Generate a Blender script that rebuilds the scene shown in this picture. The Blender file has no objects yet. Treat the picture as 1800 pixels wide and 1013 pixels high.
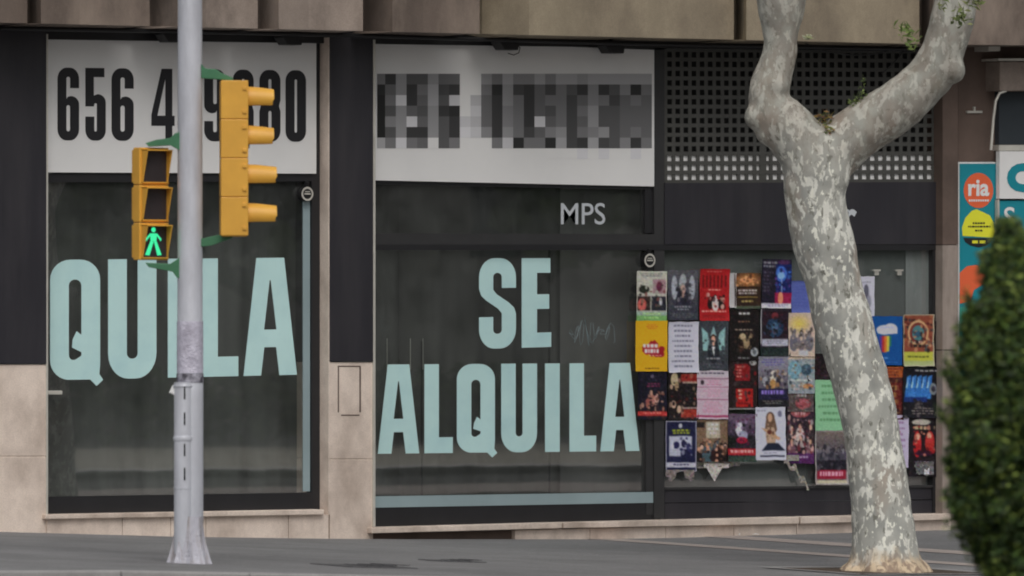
import bpy, bmesh, math, random
import numpy as np
from mathutils import Vector, Matrix, noise
from mathutils.geometry import tessellate_polygon
random.seed(7)
SC = bpy.context.scene
COL = SC.collection
R = math.radians

# ------------------------------------------------------------------ camera
# facade frame: x along the shop front, y into the building, z up, z=0 at eye level
TH = R(35.0); FPX = 11500.0; HOR = 540.0; DIST = FPX/210.0
S_, C_ = math.sin(TH), math.cos(TH)
CAM = Vector((-DIST*S_, -DIST*C_, 0.0))
cd = bpy.data.cameras.new('camera'); cam = bpy.data.objects.new('camera', cd); COL.objects.link(cam)
cam.location = CAM; cam.rotation_euler = (R(90), 0, -TH)
cd.sensor_width = 36; cd.lens = 36*FPX/1800; cd.shift_y = (HOR-506.5)/1800
cd.clip_start = 0.5; cd.clip_end = 1000
cd.dof.use_dof = True; cd.dof.focus_distance = 53.5; cd.dof.aperture_fstop = 3.6
SC.camera = cam

# ------------------------------------------------------------------ light
w = bpy.data.worlds.new('World'); SC.world = w; w.use_nodes = True
nt = w.node_tree; bg = nt.nodes['Background']
sky = nt.nodes.new('ShaderNodeTexSky'); sky.sky_type = 'NISHITA'; sky.sun_disc = False
SUN_EL, SUN_AZ = 52, 205      # azimuth: direction the light comes from, degrees from +Y towards +X
sky.sun_elevation = R(SUN_EL); sky.sun_rotation = R(SUN_AZ)
sky.air_density = 1.6; sky.dust_density = 6.0; sky.ozone_density = 1.0
hs = nt.nodes.new('ShaderNodeHueSaturation'); hs.inputs['Saturation'].default_value = 0.28
nt.links.new(sky.outputs[0], hs.inputs['Color']); nt.links.new(hs.outputs[0], bg.inputs['Color'])
bg.inputs['Strength'].default_value = 0.10
sd = bpy.data.lights.new('sun', 'SUN'); sun = bpy.data.objects.new('sun', sd); COL.objects.link(sun)
sd.energy = 0.7; sd.angle = R(35); sd.color = (1, .965, .92)
az = R(SUN_AZ); el = R(SUN_EL)
sv = Vector((math.sin(az)*math.cos(el), math.cos(az)*math.cos(el), math.sin(el)))
sun.rotation_euler = sv.to_track_quat('Z', 'Y').to_euler()
SC.view_settings.view_transform = 'Standard'; SC.view_settings.look = 'None'
SC.view_settings.exposure = -0.18; SC.view_settings.gamma = 1
SC.render.engine = 'CYCLES'
SC.cycles.filter_width = 1.9
SC.cycles.max_bounces = 6; SC.cycles.transparent_max_bounces = 12

# ------------------------------------------------------------------ helpers
def P(px, py, y=0.0):
    """point of the plane y seen at reference pixel (px,py)"""
    u = (px-900)/FPX; v = (HOR-py)/FPX
    d = Vector((S_+u*C_, C_-u*S_, v))
    return CAM + d*((y-CAM.y)/d.y)
def lin(c):
    c = c/255.0
    return c/12.92 if c <= .04045 else ((c+.055)/1.055)**2.4
KA = 0.455
def A(r, g, b, k=KA):
    return tuple(min(.86, lin(v)/k) for v in (r, g, b)) + (1,)

class MB:
    def __init__(s): s.v = []; s.f = []; s.m = []; s.sm = []
    def poly(s, pts, mi=0, smooth=False):
        n = len(s.v); s.v += [Vector(p) for p in pts]; s.f.append(list(range(n, n+len(pts)))); s.m.append(mi); s.sm.append(smooth)
    def box(s, x0, x1, y0, y1, z0, z1, mi=0, M=None):
        c = [Vector((x, y, z)) for x in (x0, x1) for y in (y0, y1) for z in (z0, z1)]
        if M is not None: c = [M @ p for p in c]
        n = len(s.v); s.v += c
        for q in ((0,1,3,2),(4,6,7,5),(0,4,5,1),(2,3,7,6),(0,2,6,4),(1,5,7,3)):
            s.f.append([n+i for i in q]); s.m.append(mi); s.sm.append(False)
    def slab(s, pts, y0, y1, mi=0):
        """pixel polygon laid on plane y0 and extruded straight back to y1"""
        f = [P(a, b, y0) for a, b in pts]
        k = [Vector((p.x, y1, p.z)) for p in f]
        s.ext(f, k, mi)
    def ext(s, f, k, mi=0):
        n = len(s.v); m = len(f); s.v += list(f)+list(k)
        s.f.append(list(range(n, n+m))); s.m.append(mi); s.sm.append(False)
        s.f.append(list(range(n+2*m-1, n+m-1, -1))); s.m.append(mi); s.sm.append(False)
        for i in range(m):
            j = (i+1) % m
            s.f.append([n+i, n+m+i, n+m+j, n+j]); s.m.append(mi); s.sm.append(False)
    def rect(s, x0, y0, x1, y1, a, b, mi=0, y0r=None, y1r=None):
        y0r = y0 if y0r is None else y0r; y1r = y1 if y1r is None else y1r
        s.slab([(x0, y1), (x1, y1r), (x1, y0r), (x0, y0)], a, b, mi)
    def tube(s, pts, rad, n=16, mi=0, caps=True, smooth=True):
        pts = [Vector(p) for p in pts]
        if not hasattr(rad, '__len__'): rad = [rad]*len(pts)
        base = len(s.v); up = None
        for i, p in enumerate(pts):
            t = (pts[min(i+1, len(pts)-1)]-pts[max(i-1, 0)]).normalized()
            if up is None:
                up = Vector((0, 0, 1)) if abs(t.z) < .9 else Vector((1, 0, 0))
            a = (up - t*up.dot(t)).normalized(); b = t.cross(a); up = a
            for k in range(n):
                th = 2*math.pi*k/n
                s.v.append(p + (a*math.cos(th)+b*math.sin(th))*rad[i])
        for i in range(len(pts)-1):
            for k in range(n):
                k2 = (k+1) % n
                s.f.append([base+i*n+k, base+i*n+k2, base+(i+1)*n+k2, base+(i+1)*n+k]); s.m.append(mi); s.sm.append(smooth)
        if caps:
            e = base+(len(pts)-1)*n; q = len(s.v)
            s.v += [s.v[base+k].copy() for k in range(n)]+[s.v[e+k].copy() for k in range(n)]
            s.f.append([q+k for k in range(n)][::-1]); s.m.append(mi); s.sm.append(False)
            s.f.append([q+n+k for k in range(n)]); s.m.append(mi); s.sm.append(False)
    def glyph(s, loops, y, mi=0):
        """pixel loops (outline + holes) filled on plane y"""
        L = [[Vector((a, b, 0)) for a, b in lp] for lp in loops]
        tr = tessellate_polygon(L); flat = [p for lp in loops for p in lp]
        n = len(s.v); s.v += [P(a, b, y) for a, b in flat]
        for t in tr:
            t = list(t)
            a, b, c = (s.v[n+i] for i in t)
            if (b-a).cross(c-a).y > 0: t.reverse()
            s.f.append([n+i for i in t]); s.m.append(mi); s.sm.append(False)
    def build(s, name, mats, parent=None, bevel=0, fixn=False):
        if not isinstance(mats, (list, tuple)): mats = [mats]
        me = bpy.data.meshes.new(name)
        off = root_of(parent).location.copy() if parent else Vector((0, 0, 0))
        me.from_pydata([tuple(p-off) for p in s.v], [], s.f)
        for m in mats: me.materials.append(m)
        for p, mi, sm in zip(me.polygons, s.m, s.sm): p.material_index = mi; p.use_smooth = sm
        me.validate(); me.update()
        if fixn:
            b_ = bmesh.new(); b_.from_mesh(me); bmesh.ops.recalc_face_normals(b_, faces=b_.faces); b_.to_mesh(me); b_.free()
        o = bpy.data.objects.new(name, me); COL.objects.link(o)
        if parent: o.parent = parent
        if bevel:
            b = o.modifiers.new('bevel', 'BEVEL'); b.width = bevel; b.segments = 2; b.limit_method = 'ANGLE'; b.angle_limit = R(40)
        return o
def root_of(o):
    while o.parent: o = o.parent
    return o
def thing(name, label, cat, loc, group=None):
    o = bpy.data.objects.new(name, None); COL.objects.link(o); o.location = loc; o.empty_display_size = .2
    tag(o, label, cat, group); return o
def tag(o, label, cat, group=None):
    o['label'] = label; o['category'] = cat
    if group: o['group'] = group
    return o
def struct(o): o['kind'] = 'structure'; return o

# ------------------------------------------------------------------ materials
def mat(name, base, rough=.6, var=.15, scale=8., bump=.1, bscale=None, metal=0, stain=0, stain_col=(.03, .025, .02, 1),
        stain_scale=1.2, stretch=(1, 1, 1), spec=.5, fine=0):
    m = bpy.data.materials.new(name); m.use_nodes = True; t = m.node_tree; N = t.nodes; L = t.links
    b = N['Principled BSDF']; b.inputs['Roughness'].default_value = rough; b.inputs['Metallic'].default_value = metal
    b.inputs['Specular IOR Level'].default_value = spec
    tc = N.new('ShaderNodeTexCoord'); mp = N.new('ShaderNodeMapping'); L.new(tc.outputs['Object'], mp.inputs['Vector'])
    mp.inputs['Scale'].default_value = stretch
    n1 = N.new('ShaderNodeTexNoise'); n1.inputs['Scale'].default_value = scale; n1.inputs['Detail'].default_value = 8
    n1.inputs['Roughness'].default_value = .6
    L.new(mp.outputs[0], n1.inputs['Vector'])
    cr = N.new('ShaderNodeValToRGB'); cr.color_ramp.elements[0].position = .3; cr.color_ramp.elements[1].position = .7
    cr.color_ramp.elements[0].color = tuple(c*(1-var) for c in base[:3])+(1,)
    cr.color_ramp.elements[1].color = tuple(min(.9, c*(1+var)) for c in base[:3])+(1,)
    L.new(n1.outputs['Fac'], cr.inputs['Fac']); out = cr.outputs['Color']
    if fine:
        n3 = N.new('ShaderNodeTexNoise'); n3.inputs['Scale'].default_value = 90; n3.inputs['Detail'].default_value = 3
        L.new(tc.outputs['Object'], n3.inputs['Vector'])
        mr = N.new('ShaderNodeMapRange'); mr.inputs['From Min'].default_value = .35; mr.inputs['From Max'].default_value = .65
        mr.inputs['To Min'].default_value = 1-fine; mr.inputs['To Max'].default_value = 1+fine
        L.new(n3.outputs['Fac'], mr.inputs['Value'])
        mu = N.new('ShaderNodeMix'); mu.data_type = 'RGBA'; mu.blend_type = 'MULTIPLY'; mu.inputs[0].default_value = 1
        L.new(out, mu.inputs[6]); L.new(mr.outputs[0], mu.inputs[7]); out = mu.outputs[2]
    if stain:
        n2 = N.new('ShaderNodeTexNoise'); n2.inputs['Scale'].default_value = stain_scale; n2.inputs['Detail'].default_value = 7
        n2.inputs['Roughness'].default_value = .65
        L.new(mp.outputs[0], n2.inputs['Vector'])
        r2 = N.new('ShaderNodeMapRange'); r2.inputs['From Min'].default_value = .45; r2.inputs['From Max'].default_value = .72
        r2.inputs['To Max'].default_value = stain
        L.new(n2.outputs['Fac'], r2.inputs['Value'])
        mx = N.new('ShaderNodeMix'); mx.data_type = 'RGBA'; L.new(r2.outputs[0], mx.inputs[0]); L.new(out, mx.inputs[6])
        mx.inputs[7].default_value = stain_col; out = mx.outputs[2]
    L.new(out, b.inputs['Base Color'])
    if bump:
        nb = N.new('ShaderNodeTexNoise'); nb.inputs['Scale'].default_value = bscale or scale*4; nb.inputs['Detail'].default_value = 6
        L.new(tc.outputs['Object'], nb.inputs['Vector'])
        bp = N.new('ShaderNodeBump'); bp.inputs['Strength'].default_value = bump; bp.inputs['Distance'].default_value = .02
        L.new(nb.outputs['Fac'], bp.inputs['Height']); L.new(bp.outputs[0], b.inputs['Normal'])
    return m
def emis(name, col, st):
    m = bpy.data.materials.new(name); m.use_nodes = True; b = m.node_tree.nodes['Principled BSDF']
    b.inputs['Base Color'].default_value = (.02, .02, .02, 1); b.inputs['Emission Color'].default_value = col; b.inputs['Emission Strength'].default_value = st
    return m
def glass(name, tint=(.90, .92, .91, 1), refl=1.0, rough=.015, wave=.02):
    m = bpy.data.materials.new(name); m.use_nodes = True; t = m.node_tree; N = t.nodes; L = t.links
    N.remove(N['Principled BSDF']); out = N['Material Output']
    tr = N.new('ShaderNodeBsdfTransparent'); tr.inputs['Color'].default_value = tint
    gl = N.new('ShaderNodeBsdfGlossy'); gl.inputs['Roughness'].default_value = rough; gl.inputs['Color'].default_value = (refl,)*3+(1,)
    fr = N.new('ShaderNodeFresnel'); fr.inputs['IOR'].default_value = 2.3
    tc = N.new('ShaderNodeTexCoord'); nn = N.new('ShaderNodeTexNoise'); nn.inputs['Scale'].default_value = 1.1
    L.new(tc.outputs['Object'], nn.inputs['Vector'])
    bp = N.new('ShaderNodeBump'); bp.inputs['Strength'].default_value = wave; bp.inputs['Distance'].default_value = .02
    L.new(nn.outputs['Fac'], bp.inputs['Height']); L.new(bp.outputs[0], gl.inputs['Normal'])
    # faint dust film on the pane
    df = N.new('ShaderNodeBsdfDiffuse'); df.inputs['Color'].default_value = (.30, .31, .31, 1)
    n2 = N.new('ShaderNodeTexNoise'); n2.inputs['Scale'].default_value = 2.2; n2.inputs['Detail'].default_value = 8; n2.inputs['Roughness'].default_value = .7
    L.new(tc.outputs['Object'], n2.inputs['Vector'])
    mr = N.new('ShaderNodeMapRange'); mr.inputs['From Min'].default_value = .35; mr.inputs['From Max'].default_value = .8
    mr.inputs['To Min'].default_value = .02; mr.inputs['To Max'].default_value = .14; L.new(n2.outputs['Fac'], mr.inputs['Value'])
    m1 = N.new('ShaderNodeMixShader'); L.new(mr.outputs[0], m1.inputs[0]); L.new(tr.outputs[0], m1.inputs[1]); L.new(df.outputs[0], m1.inputs[2])
    ge = N.new('ShaderNodeNewGeometry'); om = N.new('ShaderNodeMath'); om.operation = 'SUBTRACT'; om.inputs[0].default_value = 1; L.new(ge.outputs['Backfacing'], om.inputs[1])
    fm = N.new('ShaderNodeMath'); fm.operation = 'MULTIPLY'; L.new(fr.outputs[0], fm.inputs[0]); L.new(om.outputs[0], fm.inputs[1])
    m2 = N.new('ShaderNodeMixShader'); L.new(fm.outputs[0], m2.inputs[0]); L.new(m1.outputs[0], m2.inputs[1]); L.new(gl.outputs[0], m2.inputs[2])
    L.new(m2.outputs[0], out.inputs['Surface']); return m
def vcol(name, rough=.55, trans=0):
    m = bpy.data.materials.new(name); m.use_nodes = True; t = m.node_tree; b = t.nodes['Principled BSDF']
    a = t.nodes.new('ShaderNodeVertexColor'); a.layer_name = 'Col'; t.links.new(a.outputs[0], b.inputs['Base Color'])
    b.inputs['Roughness'].default_value = rough; b.inputs['Specular IOR Level'].default_value = .3
    if trans:
        b.inputs['Subsurface Weight'].default_value = 0
        tl = t.nodes.new('ShaderNodeBsdfTranslucent'); mx = t.nodes.new('ShaderNodeMixShader'); mx.inputs[0].default_value = trans
        t.links.new(a.outputs[0], tl.inputs[0]); t.links.new(b.outputs[0], mx.inputs[1]); t.links.new(tl.outputs[0], mx.inputs[2])
        t.links.new(mx.outputs[0], t.nodes['Material Output'].inputs['Surface'])
    return m

M = {}
M['stone'] = mat('travertine', A(165, 153, 144), .75, .1, 5, .15, stain=.75, stain_col=A(112, 99, 90), stain_scale=1.5, stretch=(1.1, 1, .85), fine=.07)
M['stone_edge'] = mat('sill_stone', A(158, 147, 138), .7, .16, 4, .15, stain=.6, stain_col=A(90, 74, 62), stain_scale=2.5, fine=.06)
M['fascia'] = mat('concrete_fascia', A(112, 102, 95), .85, .2, 2.4, .25, stain=.95, stain_col=A(50, 43, 39), stain_scale=1.1, stretch=(1.1, 1, .75), fine=.08)
M['fascia_dirty'] = mat('stained_fascia', A(78, 69, 63), .85, .25, 2.0, .25, stain=.8, stain_col=A(112, 101, 92), stain_scale=1.6, stretch=(1.2, 1, .6), fine=.08)
M['fascia_tan'] = mat('tan_fascia', A(112, 103, 88), .85, .2, 2.0, .25, stain=.8, stain_col=A(62, 54, 48), stain_scale=.9, stretch=(1.1, 1, .7), fine=.08)
M['brown_wall'] = mat('brown_wall', A(74, 62, 56), .8, .15, 3, .15, stain=.5)
M['darkpanel'] = mat('dark_cladding', A(36, 35, 40, .6), .45, .12, 3, .03, stain=.5, stain_col=A(50, 48, 50, .6), stain_scale=1.5, stretch=(2.2, 1, .35))
M['frame'] = mat('black_frame', A(26, 26, 28), .35, .1, 6, .02)
M['frame2'] = mat('grey_frame', A(37, 37, 38), .4, .1, 6, .02)
M['grille'] = mat('grille_metal', A(54, 54, 52), .5, .12, 6, .03)
M['alu'] = mat('aluminium', A(150, 148, 142), .4, .1, 6, .02, metal=.3)
M['banner'] = mat('banner_white', A(210, 214, 226), .5, .03, 1.5, .02, bscale=3)
M['black'] = mat('black_print', A(22, 22, 25), .5, .1, 6, 0)
M['vinyl'] = mat('pale_vinyl', A(142, 176, 184), .4, .05, 1.5, .02, stain=.35, stain_col=A(112, 144, 152), stain_scale=2.5)
M['vinyl_dull'] = mat('dull_vinyl', A(104, 118, 122), .45, .08, 2, .02)
M['glass'] = glass('window_glass')
M['shutter'] = mat('interior_panel', A(74, 75, 74), .7, .25, 1.6, .05, stretch=(2.2, 1, .4), stain=.7, stain_col=A(38, 39, 38))
M['interior'] = mat('interior_dark', (.03, .03, .03, 1), .8, .2, 2, 0)
M['asphalt'] = mat('asphalt', (.06, .06, .062, 1), .85, .12, 3, .3, bscale=120, fine=.15)
M['pave'] = mat('pavement', A(88, 88, 89), .8, .16, 1.3, .4, bscale=60, stain=.7, stain_col=A(68, 68, 69), stain_scale=.7, fine=.3)
def spots(m, scale, thr, col, amt):
    t = m.node_tree; N = t.nodes; L = t.links; b = N['Principled BSDF']; src = b.inputs['Base Color'].links[0].from_socket
    tc = N.new('ShaderNodeTexCoord'); v = N.new('ShaderNodeTexVoronoi'); v.inputs['Scale'].default_value = scale; L.new(tc.outputs['Object'], v.inputs['Vector'])
    r_ = N.new('ShaderNodeMapRange'); r_.inputs['From Min'].default_value = thr; r_.inputs['From Max'].default_value = thr*.6; r_.inputs['To Max'].default_value = amt; L.new(v.outputs['Distance'], r_.inputs['Value'])
    x = N.new('ShaderNodeMix'); x.data_type = 'RGBA'; L.new(r_.outputs[0], x.inputs[0]); L.new(src, x.inputs[6]); x.inputs[7].default_value = col; L.new(x.outputs[2], b.inputs['Base Color'])
spots(M['pave'], 2.6, .13, A(66, 66, 67), .8); spots(M['pave'], 4.1, .07, A(126, 124, 120), .7)
M['pave_light'] = mat('pavement_band', A(122, 114, 110), .8, .12, 3, .2, fine=.1)
M['kerb'] = mat('kerb_stone', A(112, 111, 111), .8, .14, 4, .2, fine=.1)
M['far_pave'] = mat('far_pavement', (.50, .47, .40, 1), .85, .12, 1, 0)
M['iron'] = mat('cast_iron', A(58, 58, 60), .6, .1, 20, .3)
M['pole'] = mat('pole_paint', A(148, 150, 157), .42, .08, 6, .1, metal=.15, stain=.55, stain_col=A(112, 112, 118), stain_scale=4, stretch=(1, 1, .3))
M['yellow'] = mat('signal_yellow', (.80, .42, .06, 1), .45, .06, 6, .02, stain=.2, stain_col=A(190, 135, 50), stain_scale=3)
M['green_arm'] = mat('bracket_green', A(44, 84, 60), .5, .12, 8, .02)
M['lens_dark'] = mat('dark_lens', A(34, 30, 32), .35, .2, 10, 0)
M['lamp_green'] = emis('lamp_green', (.05, .95, .40, 1), 1.1)
M['spot'] = mat('lamp_black', A(18, 18, 20), .5, .1, 6, 0)
M['teal'] = mat('teal_sign', A(12, 98, 110), .5, .06, 2, .0)
M['teal2'] = mat('green_sign', A(36, 120, 108), .5, .06, 2, .0)
M['orange'] = mat('orange_print', A(190, 74, 44), .5, .05, 3, 0)
M['yel_print'] = mat('yellow_print', A(206, 176, 40), .5, .05, 3, 0)
M['white'] = mat('white_print', A(186, 188, 192), .5, .05, 3, 0)
M['grey_let'] = mat('grey_letters', A(142, 146, 150), .4, .05, 3, 0)
M['poster'] = vcol('poster_print')
M['leaf'] = vcol('leaf', .55, .25)
M['earth'] = mat('earth', (.075, .055, .04, 1), .95, .3, 12, .5)
M['dkglass'] = mat('dark_pane', A(42, 46, 50), .12, .1, 2, 0)

# ------------------------------------------------------------------ ground
_zt = [(-900, 915), (0, 935), (330, 944), (655, 948), (1100, 948), (1650, 932), (1800, 928)]
_zw = [(P(a, b).x, P(a, b).z) for a, b in _zt]
_zw = [(-60, _zw[0][1]+.2)] + _zw + [(90, _zw[-1][1]-.3)]
def zwall(x):
    for (a, za), (b, zb) in zip(_zw, _zw[1:]):
        if x <= b:
            t = max(0, min(1, (x-a)/(b-a))); return za+(zb-za)*t
    return _zw[-1][1]
KY = -8.25                                  # kerb line
def gz(x, y): return zwall(x) + .012*max(y, KY)
def ground_hit(px, py):
    a, b = -12.0, 0.0
    for _ in range(40):
        m = (a+b)/2; p = P(px, py, m)
        if p.z > gz(p.x, m): a = m
        else: b = m
    # nearer planes see the ground lower: choose y where the ray meets the ground
    return P(px, py, (a+b)/2)
def sheet(name, x0, x1, ys, zf, m, nx=120):
    mb = MB(); xs = [x0+(x1-x0)*i/nx for i in range(nx+1)]
    for i in range(nx):
        for j in range(len(ys)-1):
            q = [(xs[i], ys[j]), (xs[i+1], ys[j]), (xs[i+1], ys[j+1]), (xs[i], ys[j+1])]
            mb.poly([(a, b, zf(a, b)) for a, b in q], smooth=True)
    return struct(mb.build(name, m))
sheet('pavement', -40, 60, [KY, -3, 0.3], gz, M['pave'])
kb = MB(); xs = [-40+i*1.0 for i in range(101)]
for a, b in zip(xs, xs[1:]):
    g = .006
    f = [(a+g, KY-.002, gz(a, KY)-.2), (b-g, KY-.002, gz(b, KY)-.2), (b-g, KY-.002, gz(b, KY)+.004), (a+g, KY-.002, gz(a, KY)+.004)]
    k = [(p[0], p[1]-.16, p[2]) for p in f]
    kb.ext([Vector(p) for p in k], [Vector(p) for p in f])
struct(kb.build('kerb', M['kerb'], bevel=.012))
sheet('road', -60, 90, [-27, -12, KY-.16], lambda x, y: gz(x, KY)-.13, M['asphalt'])
sheet('far_pavement', -60, 90, [-39, -27.002], lambda x, y: gz(x, KY)-.02, M['far_pave'])
sheet('far_kerb', -60, 90, [-26.99, -26.2], lambda x, y: gz(x, KY)-.015, M['banner'])
sheet('median', -60, 90, [-21, -17.5], lambda x, y: gz(x, KY)-.09, M['pave_light'])
gm = MB(); gm.poly([(-400, -400, -2.55), (400, -400, -2.55), (400, 400, -2.55), (-400, 400, -2.55)])
struct(gm.build('ground', M['asphalt']))
sheet('far_road', -60, 90, [-62, -39.002], lambda x, y: gz(x, KY)-.14, M['asphalt'])
# lighter bands that cross the pavement
pb = MB()
for px in (1030, 1235, 1690):
    x = P(px, 950).x
    for w0, w1 in ((0, .34),):
        ys = [KY+.01+i*(-KY-.02)/8 for i in range(9)]
        for a, b in zip(ys, ys[1:]):
            pb.poly([(x+w0, a, gz(x+w0, a)+.004), (x+w1, a, gz(x+w1, a)+.004), (x+w1, b, gz(x+w1, b)+.004), (x+w0, b, gz(x+w0, b)+.004)])
struct(pb.build('pavement_band', M['pave_light']))
# iron covers
for (px, py, wx, wy, lab) in ((640, 996, .55, .55, 'dark iron inspection cover in the pavement right of the signal pole'),
                              (795, 987, .40, .32, 'small iron utility cover in the pavement below the rent letters')):
    p = ground_hit(px, py); mb = MB(); z = lambda x, y: gz(x, y)+.006
    q = [(p.x-wx/2, p.y-wy/2), (p.x+wx/2, p.y-wy/2), (p.x+wx/2, p.y+wy/2), (p.x-wx/2, p.y+wy/2)]
    mb.ext([Vector((a, b, z(a, b))) for a, b in q], [Vector((a, b, z(a, b)-.05)) for a, b in q])
    for i in range(5):
        xx = p.x-wx/2+wx*(i+.5)/5
        mb.box(xx-.015, xx+.015, p.y-wy*.42, p.y+wy*.42, z(p.x, p.y)+.001, z(p.x, p.y)+.006)
    tag(mb.build('manhole_cover', M['iron']), lab, 'cover')

# ------------------------------------------------------------------ the vacant shop building
YG = .15       # glass plane
bl = thing('building', 'stone clad building front with dark framed vacant shop windows under a concrete fascia', 'building', P(900, 940))
def part(name, m, fn, parent=bl, bevel=0):
    mb = MB(); fn(mb); return mb.build(name, m, parent, bevel, True)
FO = -.50      # fascia face
FX = FO-.12
# fascia: folded concrete panels, each with a left facing return
def fas(x0, xr, x1, ridge=-.14):
    """one folded panel; plan profile from the joint x0 out to the ridge xr and back to x1"""
    mb = MB()
    yb = lambda px: 40+px*.0232 if px < 1700 else 79.5
    prof = [(x0+2, FO+.34), (xr, FO+ridge), (xr+(x1-xr)*.35, FO-.02), (x1-2, FO+.03)]
    top = 5.2
    f = [P(a, yb(a), y) for a, y in prof]
    n = 14
    for (p, q) in zip(f, f[1:]):
        for i in range(n):
            z0a = p.z+(top-p.z)*i/n; z1a = p.z+(top-p.z)*(i+1)/n; z0b = q.z+(top-q.z)*i/n; z1b = q.z+(top-q.z)*(i+1)/n
            mb.poly([(p.x, p.y, z0a), (q.x, q.y, z0b), (q.x, q.y, z1b), (p.x, p.y, z1a)])
    bk = [Vector((p.x, .25, p.z)) for p in f]
    for a_ in range(3): mb.poly([f[a_], bk[a_], bk[a_+1], f[a_+1]])
    mb.poly([f[0], (f[0].x, f[0].y, top), (bk[0].x, .25, top), bk[0]])
    mb.poly([f[3], bk[3], (bk[3].x, .25, top), (f[3].x, f[3].y, top)])
    return mb
for x0, xr, x1 in ((-420, -380, -150), (-150, -110, 50), (50, 72, 265), (265, 312, 455), (455, 490, 640), (640, 690, 845), (845, 930, 1292), (1292, 1312, 1618), (1618, 1640, 2050)):
    fas(x0, xr, x1).build('fascia_panel', M[{50: 'fascia_dirty', 640: 'fascia_dirty', 845: 'fascia_tan', 1292: 'fascia_tan', 1618: 'fascia_dirty', -150: 'fascia_dirty'}.get(x0, 'fascia')], bl)
part('fascia_backing', M['interior'], lambda b: b.box(-9, 12, .0-.10, .24, 2.36, 5.1))
# upper storeys above the frame
mb = MB(); mb.box(-9, 14, -.1, 6, 5.25, 12); mb.build('upper_wall', M['fascia'], bl)
# header band under the fascia
part('header', M['frame'], lambda b: b.slab([(-300, 64), (1690, 92), (1690, 70), (-300, 26)], .06, .4))
# pillars: stone below, dark cladding above
def pillar(x0, x1, ytop, ysplit, yfoot, yfr=None, side=True):
    yfr = yfoot if yfr is None else yfr
    a = MB(); joint = ysplit+(yfoot-ysplit)*.55
    a.rect(x0, ysplit, x1, joint-1, 0, .5); a.rect(x0, joint+1, x1, yfoot+25, 0, .5)
    a.rect(x0+1, ysplit+1, x1-1, yfoot+20, .004, .49)
    a.build('pillar_stone', M['stone'], bl, .003)
    b = MB(); b.rect(x0-.5, ytop, x1+.5, ysplit-1.5, -.012, .5); b.build('pillar_cladding', M['darkpanel'], bl)
pillar(-400, 81, 20, 641, 935)
pillar(580, 656, 40, 637, 947)
# light stone reveal of the second pillar, and metal corner strips
part('reveal', M['stone'], lambda b: (b.slab([(577.5, 905), (580.5, 905), (580.5, 66), (577.5, 66)], -.008, .3), b.rect(562.5, 66, 566.5, 905, YG-.03, .3)))
part('corner_strip', M['alu'], lambda b: b.rect(81.2, 60, 84.5, 905, -.006, .05))
part('corner_strip', M['alu'], lambda b: b.rect(656.2, 70, 660, 926, -.016, .05))
# slot marks (old letter plate) on the second pillar
part('plate_outline', M['brown_wall'], lambda b: (b.rect(594, 643, 634, 645, -.003, .002), b.rect(594, 645, 596, 725, -.003, .002), b.rect(632, 645, 634.5, 725, -.003, .002), b.rect(600, 729, 632, 731, -.003, .002)))

# ---- window one (left)
def window(name='window'):
    return None
W1 = part('window_frame', M['frame'], lambda b: (
    b.rect(548, 62, 562, 902, YG-.03, YG+.05, y0r=62, y1r=900), b.rect(40, 306, 548, 321, YG-.03, YG+.05, y1r=319, y0r=307),
    b.rect(40, 874, 548, 903, YG-.03, YG+.05, y0r=866, y1r=899.5), b.rect(40, 50, 548, 62, YG-.03, YG+.05)))
part('pane', M['glass'], lambda b: b.rect(40, 318, 548, 878, YG, YG+.006), W1)
part('track_strip', M['vinyl_dull'], lambda b: b.rect(533, 346, 545, 864, YG-.012, YG-.002))
part('door_handle', M['alu'], lambda b: b.rect(85, 687, 110, 694, YG-.07, YG-.04), W1, .005)
part('sill', M['stone_edge'], lambda b: b.rect(80, 905, 570, 913, -.05, .25, y0r=896, y1r=905), bevel=.006)
pl = MB()
ed = [82, 215, 300, 362, 507, 578]
for a, b in zip(ed, ed[1:]):
    f = lambda x: 913-(x-80)*.0163
    pl.slab([(a+.6, 965), (b-.6, 965), (b-.6, f(b)), (a+.6, f(a))], -.012, .3)
pl.build('plinth', M['stone'], bl)
# ---- window two
W2 = part('window_frame', M['frame2'], lambda b: (
    b.rect(1150, 88, 1168, 912, YG-.05, YG+.05), b.rect(1136, 444, 1150.5, 905, YG-.035, YG+.05),
    b.rect(630, 410, 1150, 434, YG-.05, YG+.05, y1r=434, y0r=412),
    b.rect(630, 60, 1150, 72, YG-.04, YG+.05, y0r=78, y1r=90)))
part('black_frame_bars', M['frame'], lambda b: (b.rect(630, 430, 1655, 440, YG-.055, YG+.05, y0r=430, y1r=440), b.rect(630, 893, 1150, 928, YG-.03, YG+.05, y0r=884, y1r=914),
    b.rect(630, 317, 1150, 323, YG-.03, YG+.05, y0r=328, y1r=334), b.rect(1134, 332, 1150, 410, YG-.03, YG+.05)))  # solid black frame bars below and between the panes
part('pane', M['glass'], lambda b: b.rect(630, 436, 1138, 897, YG, YG+.006), W2)
part('pane', M['glass'], lambda b: b.rect(630, 318, 1136, 414, YG, YG+.006), W2)
part('bottom_film', M['vinyl_dull'], lambda b: b.rect(640, 873, 1151, 893, YG-.036, YG-.031, y0r=865, y1r=884))
part('sill', M['stone_edge'], lambda b: b.slab([(654, 938), (988, 929), (988, 919), (654, 928)], -.07, .25), bevel=.006)
part('sill', M['stone_edge'], lambda b: b.slab([(991, 929), (1405, 921), (1405, 909), (991, 919)], -.068, .25), bevel=.006)
part('sill', M['stone_edge'], lambda b: b.slab([(1408, 921), (1672, 914), (1672, 903), (1408, 909)], -.07, .25), bevel=.006)
pl = MB(); ed = [905, 1037, 1170, 1290, 1400, 1520, 1672]
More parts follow.
